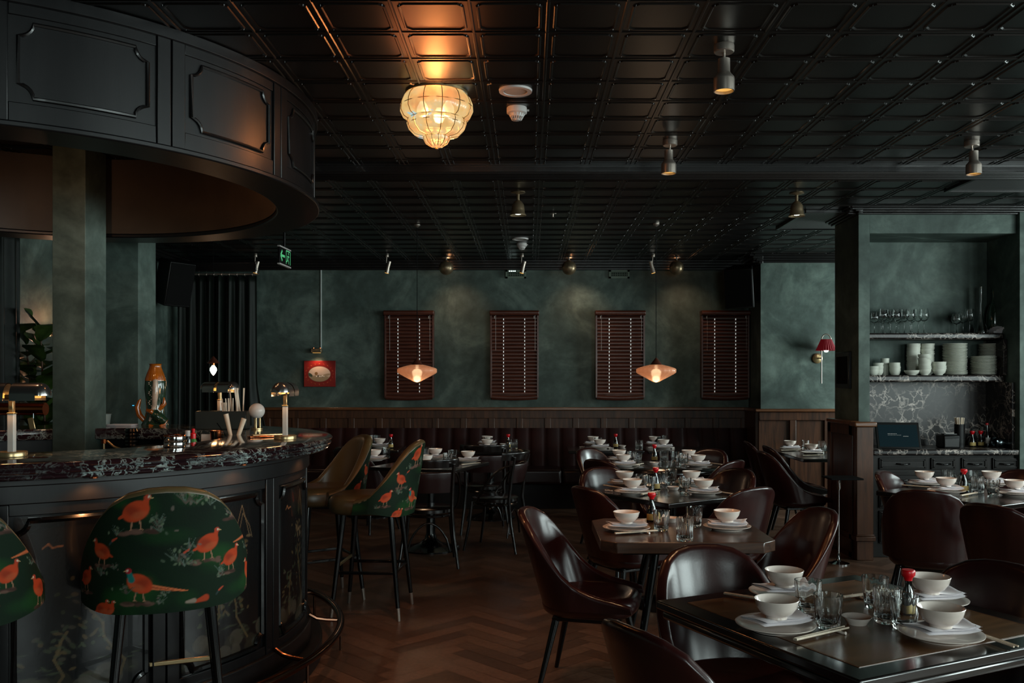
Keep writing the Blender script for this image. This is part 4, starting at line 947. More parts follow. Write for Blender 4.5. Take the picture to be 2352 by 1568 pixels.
# ornate fluted glass ceiling lamp
x, y, _ = cpt(1003, 213); t = thing('ceiling_lamp', 'ornate tiered amber and cream glass ceiling lamp with lobed ribs', 'ceiling lamp', (x, y, CH))
tt_ = NT('murano'); v = tt_.coord(); n_ = tt_.noise(v, 9, 3); tt_.col(lin('#2e2412')); c_ = tt_.ramp(n_.outputs[0], [(.35, lin('#e0a468')), (.48, lin('#ecc880')), (.595, lin('#ead298')), (.605, lin('#9adbe4'))]); tt_.t.links.new(c_, tt_.b.inputs['Emission Color']); tt_.p(rough=.3, em=.85, coat=.4)
tp_ = tt_.n.new('ShaderNodeBsdfTransparent'); tp_.inputs[0].default_value = (1, .8, .55, 1); mx_ = tt_.n.new('ShaderNodeMixShader'); mx_.inputs[0].default_value = .90
tt_.t.links.new(tp_.outputs[0], mx_.inputs[1]); tt_.t.links.new(tt_.b.outputs[0], mx_.inputs[2]); tt_.t.links.new(mx_.outputs[0], tt_.n['Material Output'].inputs['Surface'])
for k in range(3): MB().lathe([(.0001, -.05), (.02, -.042), (.03, -.02), (.028, .0), (.012, .03), (.0001, .032)], 18, (.075*cos(k*2.1+3.6), .075*sin(k*2.1+3.6), -.085)).build('bulb', 'bulb', t, smooth=60)
lobe = lambda a, z: .045*abs(cos(6*a))-.02
def tier(name, prof, n=96): return MB().lathe(prof, n, flute=lobe).build(name, 'murano', t, smooth=60)
tier('glass_tier', [(.150, -.012), (.166, -.03), (.178, -.06), (.180, -.095), (.166, -.125), (.135, -.142), (.12, -.145)])
tier('glass_tier', [(.142, -.135), (.148, -.155), (.138, -.185), (.112, -.212), (.07, -.222)])
tier('glass_tier', [(.066, -.215), (.066, -.235), (.054, -.258), (.03, -.272), (.0001, -.275)])
mb = MB()
for k in range(12):
    a = pi/12+k*pi/6
    mb.tube([(r_*1.0*cos(a), r_*1.0*sin(a), z_) for r_, z_ in ((.150, -.012), (.166, -.03), (.178, -.06), (.180, -.095), (.166, -.125), (.142, -.14), (.147, -.155), (.137, -.185), (.111, -.212), (.068, -.222), (.066, -.235), (.053, -.258), (.03, -.272))], .0022, 5)
for r_, z_ in ((.181, -.075), (.145, -.14), (.145, -.165), (.066, -.225)): mb.tube([(r_*cos(2*pi*i/40), r_*sin(2*pi*i/40), z_) for i in range(40)], .0018, 5, True)
mb.build('gilded_wire', 'brass', t); MB().cyl((0, 0, -.012), .157, .012, 40).build('ceiling_plate', 'brass', t)
mb = MB(); mb.lathe([(.0001, -.29), (.008, -.284), (.006, -.276), (.0001, -.272)], 12); mb.build('finial', 'brass', t)
lamp('ceiling lamp bulb', 'POINT', (x, y-.03, CH-.15), 75, (1, .38, .14), radius=.06)
lamp('added floor glow', 'SPOT', (x, y, CH-.31), 30, (1, .42, .18), (0, 0, 0), spot=110, blend=1, radius=.06)  # extra spot added below the shade to warm the floor
lamp('added ceiling glow', 'SPOT', (x, y-.25, CH-.24), 4.5, (1, .24, .07), (R(215), 0, 0), spot=160, blend=1, radius=.2)  # added lamp outside the shade, throws the orange glow on the ceiling
def can_spot(px, py, lab, power=5, off=.0, aim=(0, 0)):
    x, y, _ = cpt(px, py); t = thing('ceiling_spot', lab, 'spotlight', (x, y, CH), 0, 'large can spotlights')
    MB().lathe([(.0001, 0), (.042, 0), (.044, -.006), (.044, -.03), (.040, -.034), (.0001, -.034)], 24).build('ceiling_mount', 'nickel', t)
    MB().rod((0, 0, -.03), (off*.4, 0, -.065), .006).build('stem', 'nickel', t)
    MB().lathe([(.0001, -.06), (.026, -.062), (.026, -.118), (.032, -.128), (.044, -.142), (.045, -.152), (.045, -.202), (.041, -.202), (.040, -.15), (.0001, -.145)], 28, (off, 0, 0)).build('can', 'nickel', t, smooth=50)
    MB().cyl((off, 0, -.19), .038, .004, 20).build('lens', 'glow_shade', t)
    lamp('can spot beam', 'SPOT', (x+off, y, CH-.21), power, WARM, (R(aim[0]), R(aim[1]), 0), spot=75, blend=.8, radius=.03)
can_spot(1663, 103, 'largest brushed can spotlight on the ceiling, nearest the viewer', 28, aim=(8, 6)); can_spot(1539, 322, 'can spotlight hanging in front of the ceiling beam, left of the others', 22, -.008); can_spot(2232, 324, 'dark can spotlight at the right above the service niche', 26, .012)
def bell(px, py, lab, power=8):
    x, y, _ = cpt(px, py); t = thing('bell_light', lab, 'ceiling light', (x, y, CH), 0, 'small bronze bell lights')
    MB().lathe([(.0001, 0), (.055, 0), (.056, -.006), (.03, -.012), (.012, -.018), (.012, -.07), (.0001, -.07)], 28).build('stem', 'bronze', t, smooth=50)
    MB().lathe([(.016, -.065), (.03, -.075), (.046, -.10), (.05, -.135), (.052, -.16), (.064, -.178), (.0635, -.181), (.049, -.162), (.046, -.13), (.035, -.09), (.016, -.072)], 32).build('lamp_shade', 'bronze', t, smooth=50)
    MB().lathe([(.0001, -.176), (.02, -.172), (.032, -.155), (.03, -.13), (.0001, -.12)], 20).build('bulb', 'bulb', t, smooth=60)
    lamp('bell beam', 'SPOT', (x, y, CH-.185), power, WARM, spot=110, blend=.7, radius=.03)
bell(1190, 441, 'bronze bell shaped ceiling light over the free floor'); bell(1830, 443, 'bronze bell shaped ceiling light left of the service niche')
def small_spot(px, lab, tilt=12):
    y = 10.35; x = X(px, y); t = thing('track_spot', lab, 'spotlight', (x, y, CH), 0, 'small spotlights along the far wall')
    MB().lathe([(.0001, 0), (.022, 0), (.022, -.02), (.0001, -.022)], 16).build('ceiling_mount', 'nickel', t)
    MB().rod((-.004, 0, -.02), (-.008, 0, -.085), .005).build('stem', 'nickel', t)
    s = 1 if tilt > 0 else -1
    mb = MB(); mb.rod((s*.03+0, 0, -.07), (s*(.03-.022), .0, -.155), .021, .021, 16); mb.rod((s*(.008), 0, -.155), (s*(-.004), 0, -.205), .024, .026, 16); mb.build('can', 'nickel', t)
    MB().rod((s*(-.004), 0, -.2055), (s*(-.0045), 0, -.2075), .023, .023, 16).build('lens', 'glow_shade', t)
for px, lab, s in ((587, 'small can spotlight above the right edge of the velvet curtain', 1), (889, 'small can spotlight between exit sign and first ball lamp', 1), (1199, 'small can spotlight above the wall vent with lit holes', 1), (1500, 'small can spotlight beside the cord of the right hanging lamp', -1)): small_spot(px, lab, s)
def ball(px, lab):
    y = 10.5; x = X(px, y); t = thing('ball_lamp', lab, 'ceiling light', (x, y, CH), 0, 'bronze ball lamps along the far wall')
    MB().lathe([(.0001, 0), (.05, 0), (.05, -.008), (.012, -.012), (.011, -.03), (.018, -.045), (.0001, -.045)], 24).build('stem', 'nickel', t, smooth=50)
    prof = [(.018, -.035), (.03, -.055)]+[(.086*sin(a), -.125+.086*cos(a)) for a in [R(30)+R(130)*i/12 for i in range(13)]]
    q = Matrix.Translation((0, 0, -.0)); MB().lathe(prof+[(.0001, -.211)], 32).build('globe', 'bronze', t, smooth=60)
    lamp('ball lamp beam', 'SPOT', (x+.12, y-.12, CH-.2), 9, (1, .66, .42), (R(38), 0, 0), spot=95, blend=1, radius=.04)
    lamp('ball lamp glow', 'POINT', (x+.02, y+.12, CH-.07), .25, (1, .45, .2), radius=.02)
ball(1025, 'bronze ball lamp under the ceiling between the first two blinds'); ball(1307, 'bronze ball lamp under the ceiling between the two vents'); ball(1554, 'bronze ball lamp under the ceiling between third and fourth blind')
for (px, py, pz, lab, l2) in ((1184, 207, 247, 'white smoke detector on the ceiling beside the ornate lamp', 'round white ceiling speaker disc beside the ornate lamp'), (1195, 548, 560, 'small far smoke detector between the ceiling beam and the wall', 'small far round white ceiling disc between the ceiling beam and the wall')):
    x, y, _ = cpt(px, py); t = thing('ceiling_disc', l2, 'ceiling disc', (x, y, CH), 0, 'white ceiling discs'); MB().lathe([(.0001, -.002), (.058, -.004), (.06, -.010), (.082, -.010), (.084, 0), (.0001, 0)], 40).build('rim', 'white_plastic', t, smooth=50)
    MB().lathe([(.0001, -.007), (.057, -.007), (.057, -.003), (.0001, -.003)], 32).build('center_mesh', 'stone_grey', t)
    x, y, _ = cpt(px+3, (pz if pz < 300 else 550)); y = y if pz < 300 else y+.25; t = thing('smoke_detector', lab, 'smoke detector', (x, y, CH), 0, 'smoke detectors')
    MB().lathe([(.0001, 0), (.052, 0), (.054, -.004), (.054, -.03), (.046, -.035), (.0001, -.035)], 32).build('base', 'white_plastic', t, smooth=50)
    mb = MB(); mb.lathe([(.0001, -.035), (.040, -.035), (.036, -.052), (.0001, -.055)], 28); mb.lathe([(.0001, -.07), (.018, -.068), (.020, -.06), (.0001, -.06)], 20)
    for k in range(16): a = 2*pi*k/16; mb.rod((.042*cos(a), .042*sin(a), -.035), (.024*cos(a), .024*sin(a), -.066), .0028, n=5)
    mb.build('sensor_cage', 'white_plastic', t); MB().rod((.054, 0, -.015), (.066, 0, -.015), .006).build('side_tab', 'white_plastic', t)
for px, py, lab in ((1270, 490, 'tiny sprinkler head on the far ceiling'),):
    x, y, _ = cpt(px, py); tag(MB().lathe([(.0001, 0), (.03, 0), (.03, -.004), (.008, -.006), (.006, -.03), (.016, -.032), (.0001, -.036)], 16, (x, y, CH)).build('sprinkler_head', 'nickel', None), lab, 'sprinkler')
# glass pendants
def pendant(px, py, lampy, lab):
    x, y, _ = cpt(px, py); zc = Z(852, y); t = thing('pendant_lamp', lab, 'pendant lamp', (x, y, zc), 0, 'hanging amber glass lamps')
    H = CH-zc; MB().rod((0, 0, .06), (0, 0, H), .003, n=6).build('cord', 'black_matte', t)
    MB().lathe([(.0001, H), (.03, H), (.03, H-.012), (.006, H-.03), (.0001, H-.03)], 16).build('ceiling_hook', 'nickel', t)
    MB().lathe([(.005, .125), (.05, .068), (.058, .058), (.0001, .058)], 28).build('cap', 'wood_blind', t)
    rib = lambda a, z: .012*cos(24*a)
    MB().lathe([(.055, .060), (.12, .044), (.170, .028), (.183, .018), (.183, -.012), (.172, -.022), (.10, -.062), (.03, -.098), (.0001, -.106), (.0001, -.101), (.03, -.092), (.098, -.057), (.168, -.018), (.178, -.010), (.178, .015), (.166, .023), (.118, .039), (.055, .055), (.055, .060)], 96, flute=rib).build('glass_shade', 'amber_glass', t, smooth=60)
    MB().lathe([(.0001, .055), (.014, .05), (.014, .03), (.030, .02), (.044, -.003), (.046, -.02), (.038, -.045), (.02, -.06), (.0001, -.064)], 24).build('bulb', 'bulb', t, smooth=60)
    lamp('pendant glow', 'POINT', (x, y, zc-.16), 2.5, (1, .68, .42), radius=.06)
pendant(958, 515, 848, 'left hanging lamp of ribbed amber glass, in front of the first blind'); pendant(1507, 513, 848, 'right hanging lamp of ribbed amber glass, beside the third blind')
# bare bulb pendant with cone before the curtain
x, y = X(490, 8.9), 8.9; zc = Z(848, y); t = thing('pendant_lamp', 'small pendant with black cone and bare glowing bulb before the velvet curtain', 'pendant lamp', (x, y, zc))
MB().lathe([(.006, .13), (.062, .065), (.06, .062), (.0001, .075)], 24).build('lamp_shade', 'wood_blind', t); MB().rod((0, 0, .12), (0, 0, CH-zc), .0025, n=6).build('cord', 'black_matte', t); MB().cyl((0, 0, .04), .016, .03, 14).build('socket', 'copper', t)
MB().lathe([(.0001, -.062), (.006, -.058), (.02, -.04), (.034, -.01), (.032, .012), (.016, .034), (.014, .042), (.0001, .042)], 24).build('bulb', 'bulb', t, smooth=60); lamp('bare bulb glow', 'POINT', (x, y-.02, zc-.1), 1.2, (1, .5, .22), radius=.05)
# exit sign
x, y = X(653, 8.7), 8.7; zs = Z(590, y); t = thing('exit_sign', 'green hanging exit sign with arrow and running figure, seen at a slant', 'sign', (x, y, zs), R(88))
mb = MB(); mb.box((0, 0, 0), (.34, .022, .16)); mb.build('panel', 'black_plastic', t, bevel=.003)
for s in (-1, 1): MB().box((0, 0, s*.085), (.35, .03, .014)).build('edge_bar', 'white_plastic', t, bevel=.003)
MB().rod((0, 0, .09), (0, 0, CH-zs), .012).build('stem', 'black_metal', t)
mb = MB(); yf = -.0125
def seg2(a, b, w_):
    a = Vector((a[0], 0, a[1])); b = Vector((b[0], 0, b[1])); d = (b-a).normalized(); n_ = Vector((-d.z, 0, d.x))*w_/2; mb.add([(p.x, yf, p.z) for p in (a-n_, b-n_, b+n_, a+n_)], [(0, 1, 2, 3)])
seg2((-.14, 0), (-.02, 0), .024); seg2((-.15, 0), (-.10, .05), .024); seg2((-.15, 0), (-.10, -.05), .024)
for a, b in (((.02, -.065), (.02, .065)), ((.02, .065), (.15, .065)), ((.15, .065), (.15, -.065))): seg2(a, b, .012)
seg2((.085, .02), (.07, -.015), .022); seg2((.07, -.015), (.10, -.035), .012); seg2((.10, -.035), (.10, -.06), .010); seg2((.07, -.015), (.045, -.04), .012); seg2((.045, -.04), (.03, -.04), .010); seg2((.085, .02), (.115, .01), .010); seg2((.085, .02), (.055, .01), .010); seg2((.088, .035), (.098, .05), .02)
mb.build('pictogram', 'exit_green', t, smooth=0)
# perforated panels in the ceiling near the niche
for (x0, y0, x1, y1, lab) in ((2.36, 7.58, 3.3, 8.44, 'perforated black ceiling panel left of the service niche'), (3.17, 6.0+.26, 4.9, 6.75, 'perforated black ceiling panel right above the niche behind the beam')):
    t = thing('ceiling_grille', lab, 'grille', ((x0+x1)/2, (y0+y1)/2, CH), 0, 'perforated ceiling panels'); hw, hh = (x1-x0)/2, (y1-y0)/2; mb = MB()
    for s in (-1, 1): mb.box((0, s*hh, -.014), (2*hw, .03, .028)); mb.box((s*hw, 0, -.014), (.03, 2*hh, .028))
    mb.build('frame', 'black_trim', t, bevel=.003); mb = MB(); mb.box((0, 0, -.012), (2*hw, 2*hh, .012)); tt = NT('perf') if 'perf' not in M_ else None
    if tt: 
        vo = tt.n.new('ShaderNodeTexVoronoi'); vo.inputs['Scale'].default_value = 38; vo.inputs['Randomness'].default_value = 0; tt.t.links.new(tt.coord(), vo.inputs['Vector']); tt.col(tt.ramp(vo.outputs['Distance'], [(.25, (.005,)*3), (.4, (.05, .05, .05))])); tt.p(rough=.4); tt.bump(vo.outputs['Distance'], .6, .004)
    mb.build('perforated_sheet', 'perf', t, smooth=0)

# ------------------------------------------------------------------ wall sconce with red pleated shade
yb = PY; y = yb-.17; x = X(1888, y); t = thing('wall_sconce', 'brass wall lamp with pleated red shade and curved arm', 'wall lamp', (x, yb, Z(822, y)))
tt_ = NT('red_silk'); wv = tt_.n.new('ShaderNodeTexNoise'); tt_.col(lin('#7a1622')); tt_.p(rough=.7, em=.10, emc=lin('#c02030'), sheen=.3)
MB().lathe([(.0001, 0), (.058, 0), (.058, .012), (.04, .022), (.0001, .024)], 28, M=Matrix.Translation((0, 0, 0)) @ Matrix.Rotation(R(90), 4, 'X')).build('backplate', 'brass', t, smooth=50)
mb = MB(); mb.rod((0, -.02, 0), (0, -.15, 0), .008); mb.tube([(0, -.15, -.29), (0, -.15, .20)]+[(.055-.055*cos(a), -.15, .20+.075*sin(a)) for a in [pi*i/10 for i in range(1, 11)]]+[(.11, -.15, .14)], .007, 8); mb.build('arm', 'nickel', t, smooth=60)
ple = lambda a, z: .05*cos(26*a)
MB().lathe([(.055, .215), (.058, .212), (.112, .085), (.110, .085), (.053, .214)], 156, (.055, -.15, 0), flute=ple).build('pleated_shade', 'red_silk', t, smooth=30)
MB().lathe([(.0001, .065), (.02, .07), (.028, .095), (.02, .125), (.0001, .135)], 18, (.055, -.15, 0)).build('bulb', 'bulb', t); lamp('sconce glow', 'SPOT', (x+.055, yb-.15, Z(822, y)+.09), 5, (1, .6, .32), (R(8), 0, 0), spot=150, blend=.6, radius=.025)
t = thing('framed_picture', 'narrow dark framed picture on the side of the green niche wall', 'picture', (NX0, 7.83, Z(850, 7.83))); MB().box((-.012, 0, 0), (.024, .34, .32)).build('frame', 'black_trim', t, bevel=.004); MB().box((-.025, 0, 0), (.004, .26, .24)).build('print', 'black_matte', t)

# ------------------------------------------------------------------ service niche: counter, drawers, shelves
t = thing('service_cabinet', 'black cabinet with rows of drawers under the marble counter in the niche', 'cabinet', (0, 0, 0))
cx0, cx1, cy = NX1, 4.10, 7.50; MB().b2((cx0+.005, cy, 0), (cx1, 7.97, .868)).build('body', 'wood_black', t, bevel=.003)
edges = [(2018, 2126), (2137, 2193), (2207, 2266), (2278, 2339)]
for row, (z1, z0) in enumerate(((.842, .745), (.72, .60), (.575, .42), (.395, .12))):
    for a, b in edges:
        xa, xb = X(a, cy), X(b, cy); dr = MB(); dr.b2((xa, cy-.018, z0), (xb, cy+.01, z1)); o = dr.build('drawer', 'wood_black', t, bevel=.003)
        mb = MB(); w_ = .014
        for q0, q1 in (((xa+.012, z1-.012-w_), (xb-.012, z1-.012)), ((xa+.012, z0+.012), (xb-.012, z0+.012+w_)), ((xa+.012, z0+.012), (xa+.012+w_, z1-.012)), ((xb-.012-w_, z0+.012), (xb-.012, z1-.012))): mb.b2((q0[0], cy-.026, q0[1]), (q1[0], cy-.018, q1[1]))
        mb.build('molding', 'wood_black', o, bevel=.003)
        xm, zm = (xa+xb)/2, (z0+z1)/2; mb = MB(); mb.tube([(xm-.055, cy-.02, zm), (xm-.045, cy-.045, zm), (xm, cy-.05, zm-.006), (xm+.045, cy-.045, zm), (xm+.055, cy-.02, zm)], [.006, .007, .005, .007, .006], 8); mb.build('handle', 'black_metal', o, smooth=60)
tag(MB().b2((cx0+.002, 7.43, .868), (cx1+.012, 7.978, .915)).build('marble_counter', 'marble_wall', None, bevel=.014, seg=3), 'veined dark marble counter above the drawers', 'counter')
tag(MB().b2((cx0+.002, 7.955, .916), (NR-.002, 7.978, 1.478)).build('marble_backsplash', 'marble_wall', None), 'dark marble splashback with white veins behind the counter', 'splashback')
tag(MB().b2((NR-.025, 7.52, .916), (NR-.002, 7.953, 1.478)).build('marble_backsplash', 'marble_wall', None), 'shaded marble side panel at the right of the counter', 'splashback')
tag(MB().b2((NR-.035, 7.64, 1.54), (NR-.002, 7.978, 1.85)).build('marble_upright', 'marble_wall', None, bevel=.004), 'marble upright between the two shelves at their right end', 'panel')
for z0, z1, yf, lab in ((1.852, 1.905, 7.68, 'upper veined marble shelf carrying the wine glasses'), (1.482, 1.54, 7.66, 'lower veined marble shelf carrying plates and bowls')):
    tag(MB().b2((cx0+.002, yf, z0), (NR-.003, 7.978, z1)).build('marble_shelf', 'marble_wall', None, bevel=.014, seg=3), lab, 'shelf')
S2 = 1.5405; S1 = 1.9055
def stack(px, n, proto_, dz, lab, grp, y, scale=None, z=S2, jig=.003):
    x = X(px, y)
    for k in range(n): place(proto_, (x+random.uniform(-jig, jig), y+random.uniform(-jig, jig), z+k*dz), random.uniform(0, 6), lab, grp, scale)
SP = single(MB().lathe([(.0001, .003), (.05, .003), (.055, 0), (.062, .001), (.092, .0085), (.100, .0125), (.1, .0145), (.097, .0145), (.06, .006), (.0001, .006)], 40), 'dinner_plate', 'stoneware', 'plate', smooth=50)
SB = single(MB().lathe([(.0001, .004), (.024, .004), (.026, 0), (.03, 0), (.032, .006), (.05, .022), (.057, .042), (.058, .05), (.0555, .05), (.05, .03), (.03, .012), (.0001, .01)], 36), 'soup_bowl', 'stoneware', 'bowl', smooth=50)
CUP = single(MB().lathe([(.0001, .003), (.022, .003), (.024, 0), (.028, .004), (.036, .03), (.0385, .06), (.036, .06), (.032, .02), (.0001, .008)], 30), 'tea_cup', 'stoneware', 'cup', smooth=50)
PG = 'stacked plates in the service niche'; BG2 = 'stacked bowls in the service niche'; CG2 = 'stacked cups in the service niche'
stack(2193, 22, SP, .0125, 'pale plate in the tall stack, middle of the lower marble shelf', PG, 7.80); stack(2276, 22, SP, .0125, 'pale plate in the tall stack at the back right of the lower marble shelf', PG, 7.86); stack(2259, 13, SP, .0125, 'pale plate in the low stack, front right of the lower marble shelf', PG, 7.765, (1.05, 1.05, 1))
stack(2098, 15, SB, .0165, 'pale bowl in the tall stack at the back left of the lower shelf', BG2, 7.90); stack(2130, 15, SB, .0165, 'pale bowl in the tall stack at the back, next to the plates', BG2, 7.90); stack(2124, 9, SB, .0165, 'pale bowl in the front stack between the single bowl and the six piled ones', BG2, 7.745, (.92, .92, 1)); stack(2157, 5, SB, .0165, 'pale bowl in the small front stack beside the plates', BG2, 7.745); stack(2094, 1, SB, .0165, 'single pale bowl standing alone at the front of the lower shelf', BG2, 7.745, (1.1, 1.1, .85))
stack(2055, 6, CUP, .0125, 'cream cup in the short stack left of the bowls', CG2, 7.80, (1.2, 1.2, .8)); stack(2033, 4, CUP, .03, 'brownish cup in the tall stack at the back left of the lower shelf', CG2, 7.88, (.95, .95, 1)); stack(2017, 3, CUP, .03, 'cream cup in the middle stack at the left end of the lower shelf', CG2, 7.80); stack(2006, 2, CUP, .03, 'cream cup in the low stack at the very left of the lower shelf', CG2, 7.74)
def goblet(name, h, rb, kind=0):
    zb = h*.47; return single(MB().lathe([(.0001, 0), (.034, 0), (.034, .0015), (.006, .006), (.0035, .012), (.0032, zb-.01), (.006, zb), (rb*.65, zb+.014), (rb, zb+.045), (rb*.97, zb+.07), (rb*.78, h), (rb*.78-.0015, h), (rb*.95-.0015, zb+.07), (rb-.002, zb+.045), (rb*.6, zb+.018), (.0001, zb+.006)], 28), name, 'glass', 'glass', smooth=50)
WG = goblet('wine_glass', .215, .043); rr = random.Random(2)
for i, (px, y) in enumerate([(2008, 7.74), (2024, 7.86), (2028, 7.74), (2040, 7.92), (2045, 7.80), (2058, 7.74), (2064, 7.9), (2077, 7.80), (2091, 7.74), (2094, 7.9), (2109, 7.80), (2122, 7.74)]):
    rowd = 'front' if y < 7.76 else ('middle' if y < 7.84 else 'back')
    place(WG, (X(px, y), y, S1), rr.uniform(0, 6), 'stemmed wine glass in the %s row of the left cluster on the upper shelf' % rowd, 'wine glasses on the upper marble shelf', (1, 1, .86 if i == 0 else 1))
for px, y, sc_, lab in ((2197, 7.80, (1, 1, .8), 'short wine glass left of the two tall ones, right part of the upper shelf'), (2212, 7.86, (1, 1, .93), 'wine glass in the middle of the three at the right of the upper shelf'), (2227, 7.76, (1, 1, 1), 'tallest wine glass of the right three, beside the glass carafe')): place(WG, (X(px, y), y, S1), 0, lab, 'wine glasses on the upper marble shelf', sc_)
tag(MB().lathe([(.0001, 0), (.062, 0), (.064, .006), (.05, .05), (.025, .12), (.014, .18), (.014, .40), (.016, .415), (.0145, .415), (.012, .40), (.012, .18), (.023, .12), (.047, .05), (.055, .01), (.0001, .006)], 32, (X(2253, 7.82), 7.82, S1)).build('glass_carafe', 'glass', None, smooth=50), 'tall slim glass carafe at the right of the upper shelf', 'carafe')
tag(MB().lathe([(.0001, 0), (.04, 0), (.055, .02), (.062, .10), (.06, .18), (.045, .24), (.018, .29), (.014, .33), (.02, .37), (.016, .40), (.0001, .40)], 32, (X(2283, 7.88), 7.88, S1)).build('green_vase', 'green_glass', None, smooth=60), 'dark green bird shaped vase beside the glass carafe', 'vase')
x = X(2306, 7.76)
for k in range(5):
    mb = MB(); mb.grid(lambda u, v: ((u-.5)*.2, (v-.5)*.14, .004*sin(u*9+k)+.01*(2*u-1)**2), 12, 6); o = mb.build('cloth_napkin', 'napkin', None, smooth=180, fix=False); o.location = (x+.01*k, 7.80, S1+.008+.018*k); o.rotation_euler = (0, R(-4-4*k), R(8*k)); m = o.modifiers.new('s', 'SOLIDIFY'); m.thickness = .016; m.offset = 0
    tag(o, 'grey white folded cloth napkin in the pile at the right end of the upper shelf', 'napkin', 'cloth napkins piled on the upper shelf')
# things on the service counter
CT = .9155
t = thing('order_screen', 'black slanted touch screen with faint writing on the marble counter', 'screen', (X(2062, 7.62), 7.62, CT), R(-8)); a = R(-24)
mb = MB(); mb.box((0, 0, .105), (.36, .022, .24), rx=a); mb.build('bezel', 'black_plastic', t, bevel=.006)
mb = MB(); mb.box((0, -.0125, .105), (.32, .002, .20), rx=a); tt_ = NT('screen_glass'); tt_.col(lin('#0d1a1e')); tt_.p(rough=.15, em=.35, emc=lin('#16262c')); mb.build('display', 'screen_glass', t)
mb = MB()
def dbox(cx_, cz_, w_, h_): p = Matrix.Rotation(a, 4, 'X') @ Vector((cx_, -.014, cz_)); mb.box((p.x, p.y-.0, p.z+.105), (w_, .001, h_), rx=a)
for q in range(6): dbox(-.08+q*.013, .012, .009, .004)
for q in range(9): dbox(-.08+q*.0125, .000, .008, .0025)
for q in range(4): dbox(.045+q*.011, -.010, .008, .004)
mb.build('faint_writing', 'white_plastic', t, smooth=0); MB().box((0, .05, .03), (.14, .12, .06)).build('stand', 'black_plastic', t, bevel=.008)
t = thing('receipt_printer', 'boxy black receipt printer on the marble counter', 'printer', (X(2178, 7.62), 7.62, CT), R(-4))
mb = MB(); mb.prism([(-.07, -.08), (.07, -.08), (.07, .10), (-.07, .10)], 0, .115); mb.build('housing', 'black_plastic', t, bevel=.012); MB().box((0, -.02, .12), (.11, .06, .012)).build('paper_slot', 'black_trim', t, bevel=.003); MB().box((0, -.035, .128), (.07, .002, .006)).build('paper_edge', 'white_plastic', t)
MB().box((0, -.081, .05), (.12, .004, .07)).build('front_plate', 'black_trim', t, bevel=.002)
xc, yc = X(2204, 7.72), 7.72
t = thing('chopstick_holder', 'ribbed black beaker full of chopsticks behind the receipt printer', 'beaker', (xc, yc, CT)); MB().lathe([(.0001, 0), (.042, 0), (.042, .03)]+[(.042+.002*(k % 2), .03+.012*k) for k in range(14)]+[(.043, .20), (.039, .20), (.036, .01), (.0001, .01)], 28).build('beaker', 'black_plastic', t, smooth=30)
r = random.Random(5); st_ = single(MB().rod((0, 0, 0), (0, 0, .245), .0026, .0042, 6), 'chopstick', 'wood_pale', 'chopstick', smooth=0)
for k in range(18):
    a = 2*pi*k/18*1.7; q = .03*(.4+.6*((k*7) % 5)/4); o = place(st_, (xc+q*.55*cos(a), yc+q*.55*sin(a), CT+.012), 0, 'chopstick standing in the black beaker behind the printer', 'chopsticks in the black beaker'); o.rotation_euler = (-sin(a)*q*4.2, cos(a)*q*4.2, 0)
place(SOY, (X(2233, 7.75), 7.75, CT), -pi/2, 'red capped soy bottle on the marble counter, next to the chopstick beaker', 'soy sauce bottles on the marble counter', (1, 1, .9)); place(SOY, (X(2252, 7.78), 7.78, CT), -pi/2, 'red capped soy bottle on the marble counter, beside the taller label bottle', 'soy sauce bottles on the marble counter', (1, 1, .9))
t = thing('sauce_bottle', 'tall dark bottle with round grey label on the marble counter', 'bottle', (X(2267, 7.76), 7.76, CT)); MB().lathe([(.0001, 0), (.027, 0), (.028, .004), (.028, .09), (.02, .115), (.011, .14), (.010, .19), (.0001, .19)], 24).build('bottle_body', 'soy', t, smooth=50); MB().lathe([(.0283, .03), (.0286, .031), (.0286, .08), (.0283, .081)], 20, a0=-2.4, a1=-.7).build('paper_label', 'stone_grey', t); MB().cyl((0, 0, .19), .0125, .018, 14).build('cap', 'red_plastic', t)
mb = MB(); mb.grid(lambda u, v: (.13*(u-.5)*2, .05*sin(v*pi*2)*(1-.6*u)+.0, .05+.04*cos(v*pi*2)*(1-.7*u)+.006*sin(u*31+v*17)-.02*u), 26, 20); o = mb.build('foil_wrapper', 'foil', None, smooth=30); o.location = (X(2318, 7.62), 7.62, CT); tag(o, 'crumpled shiny wrapper lying at the right end of the marble counter', 'wrapper')

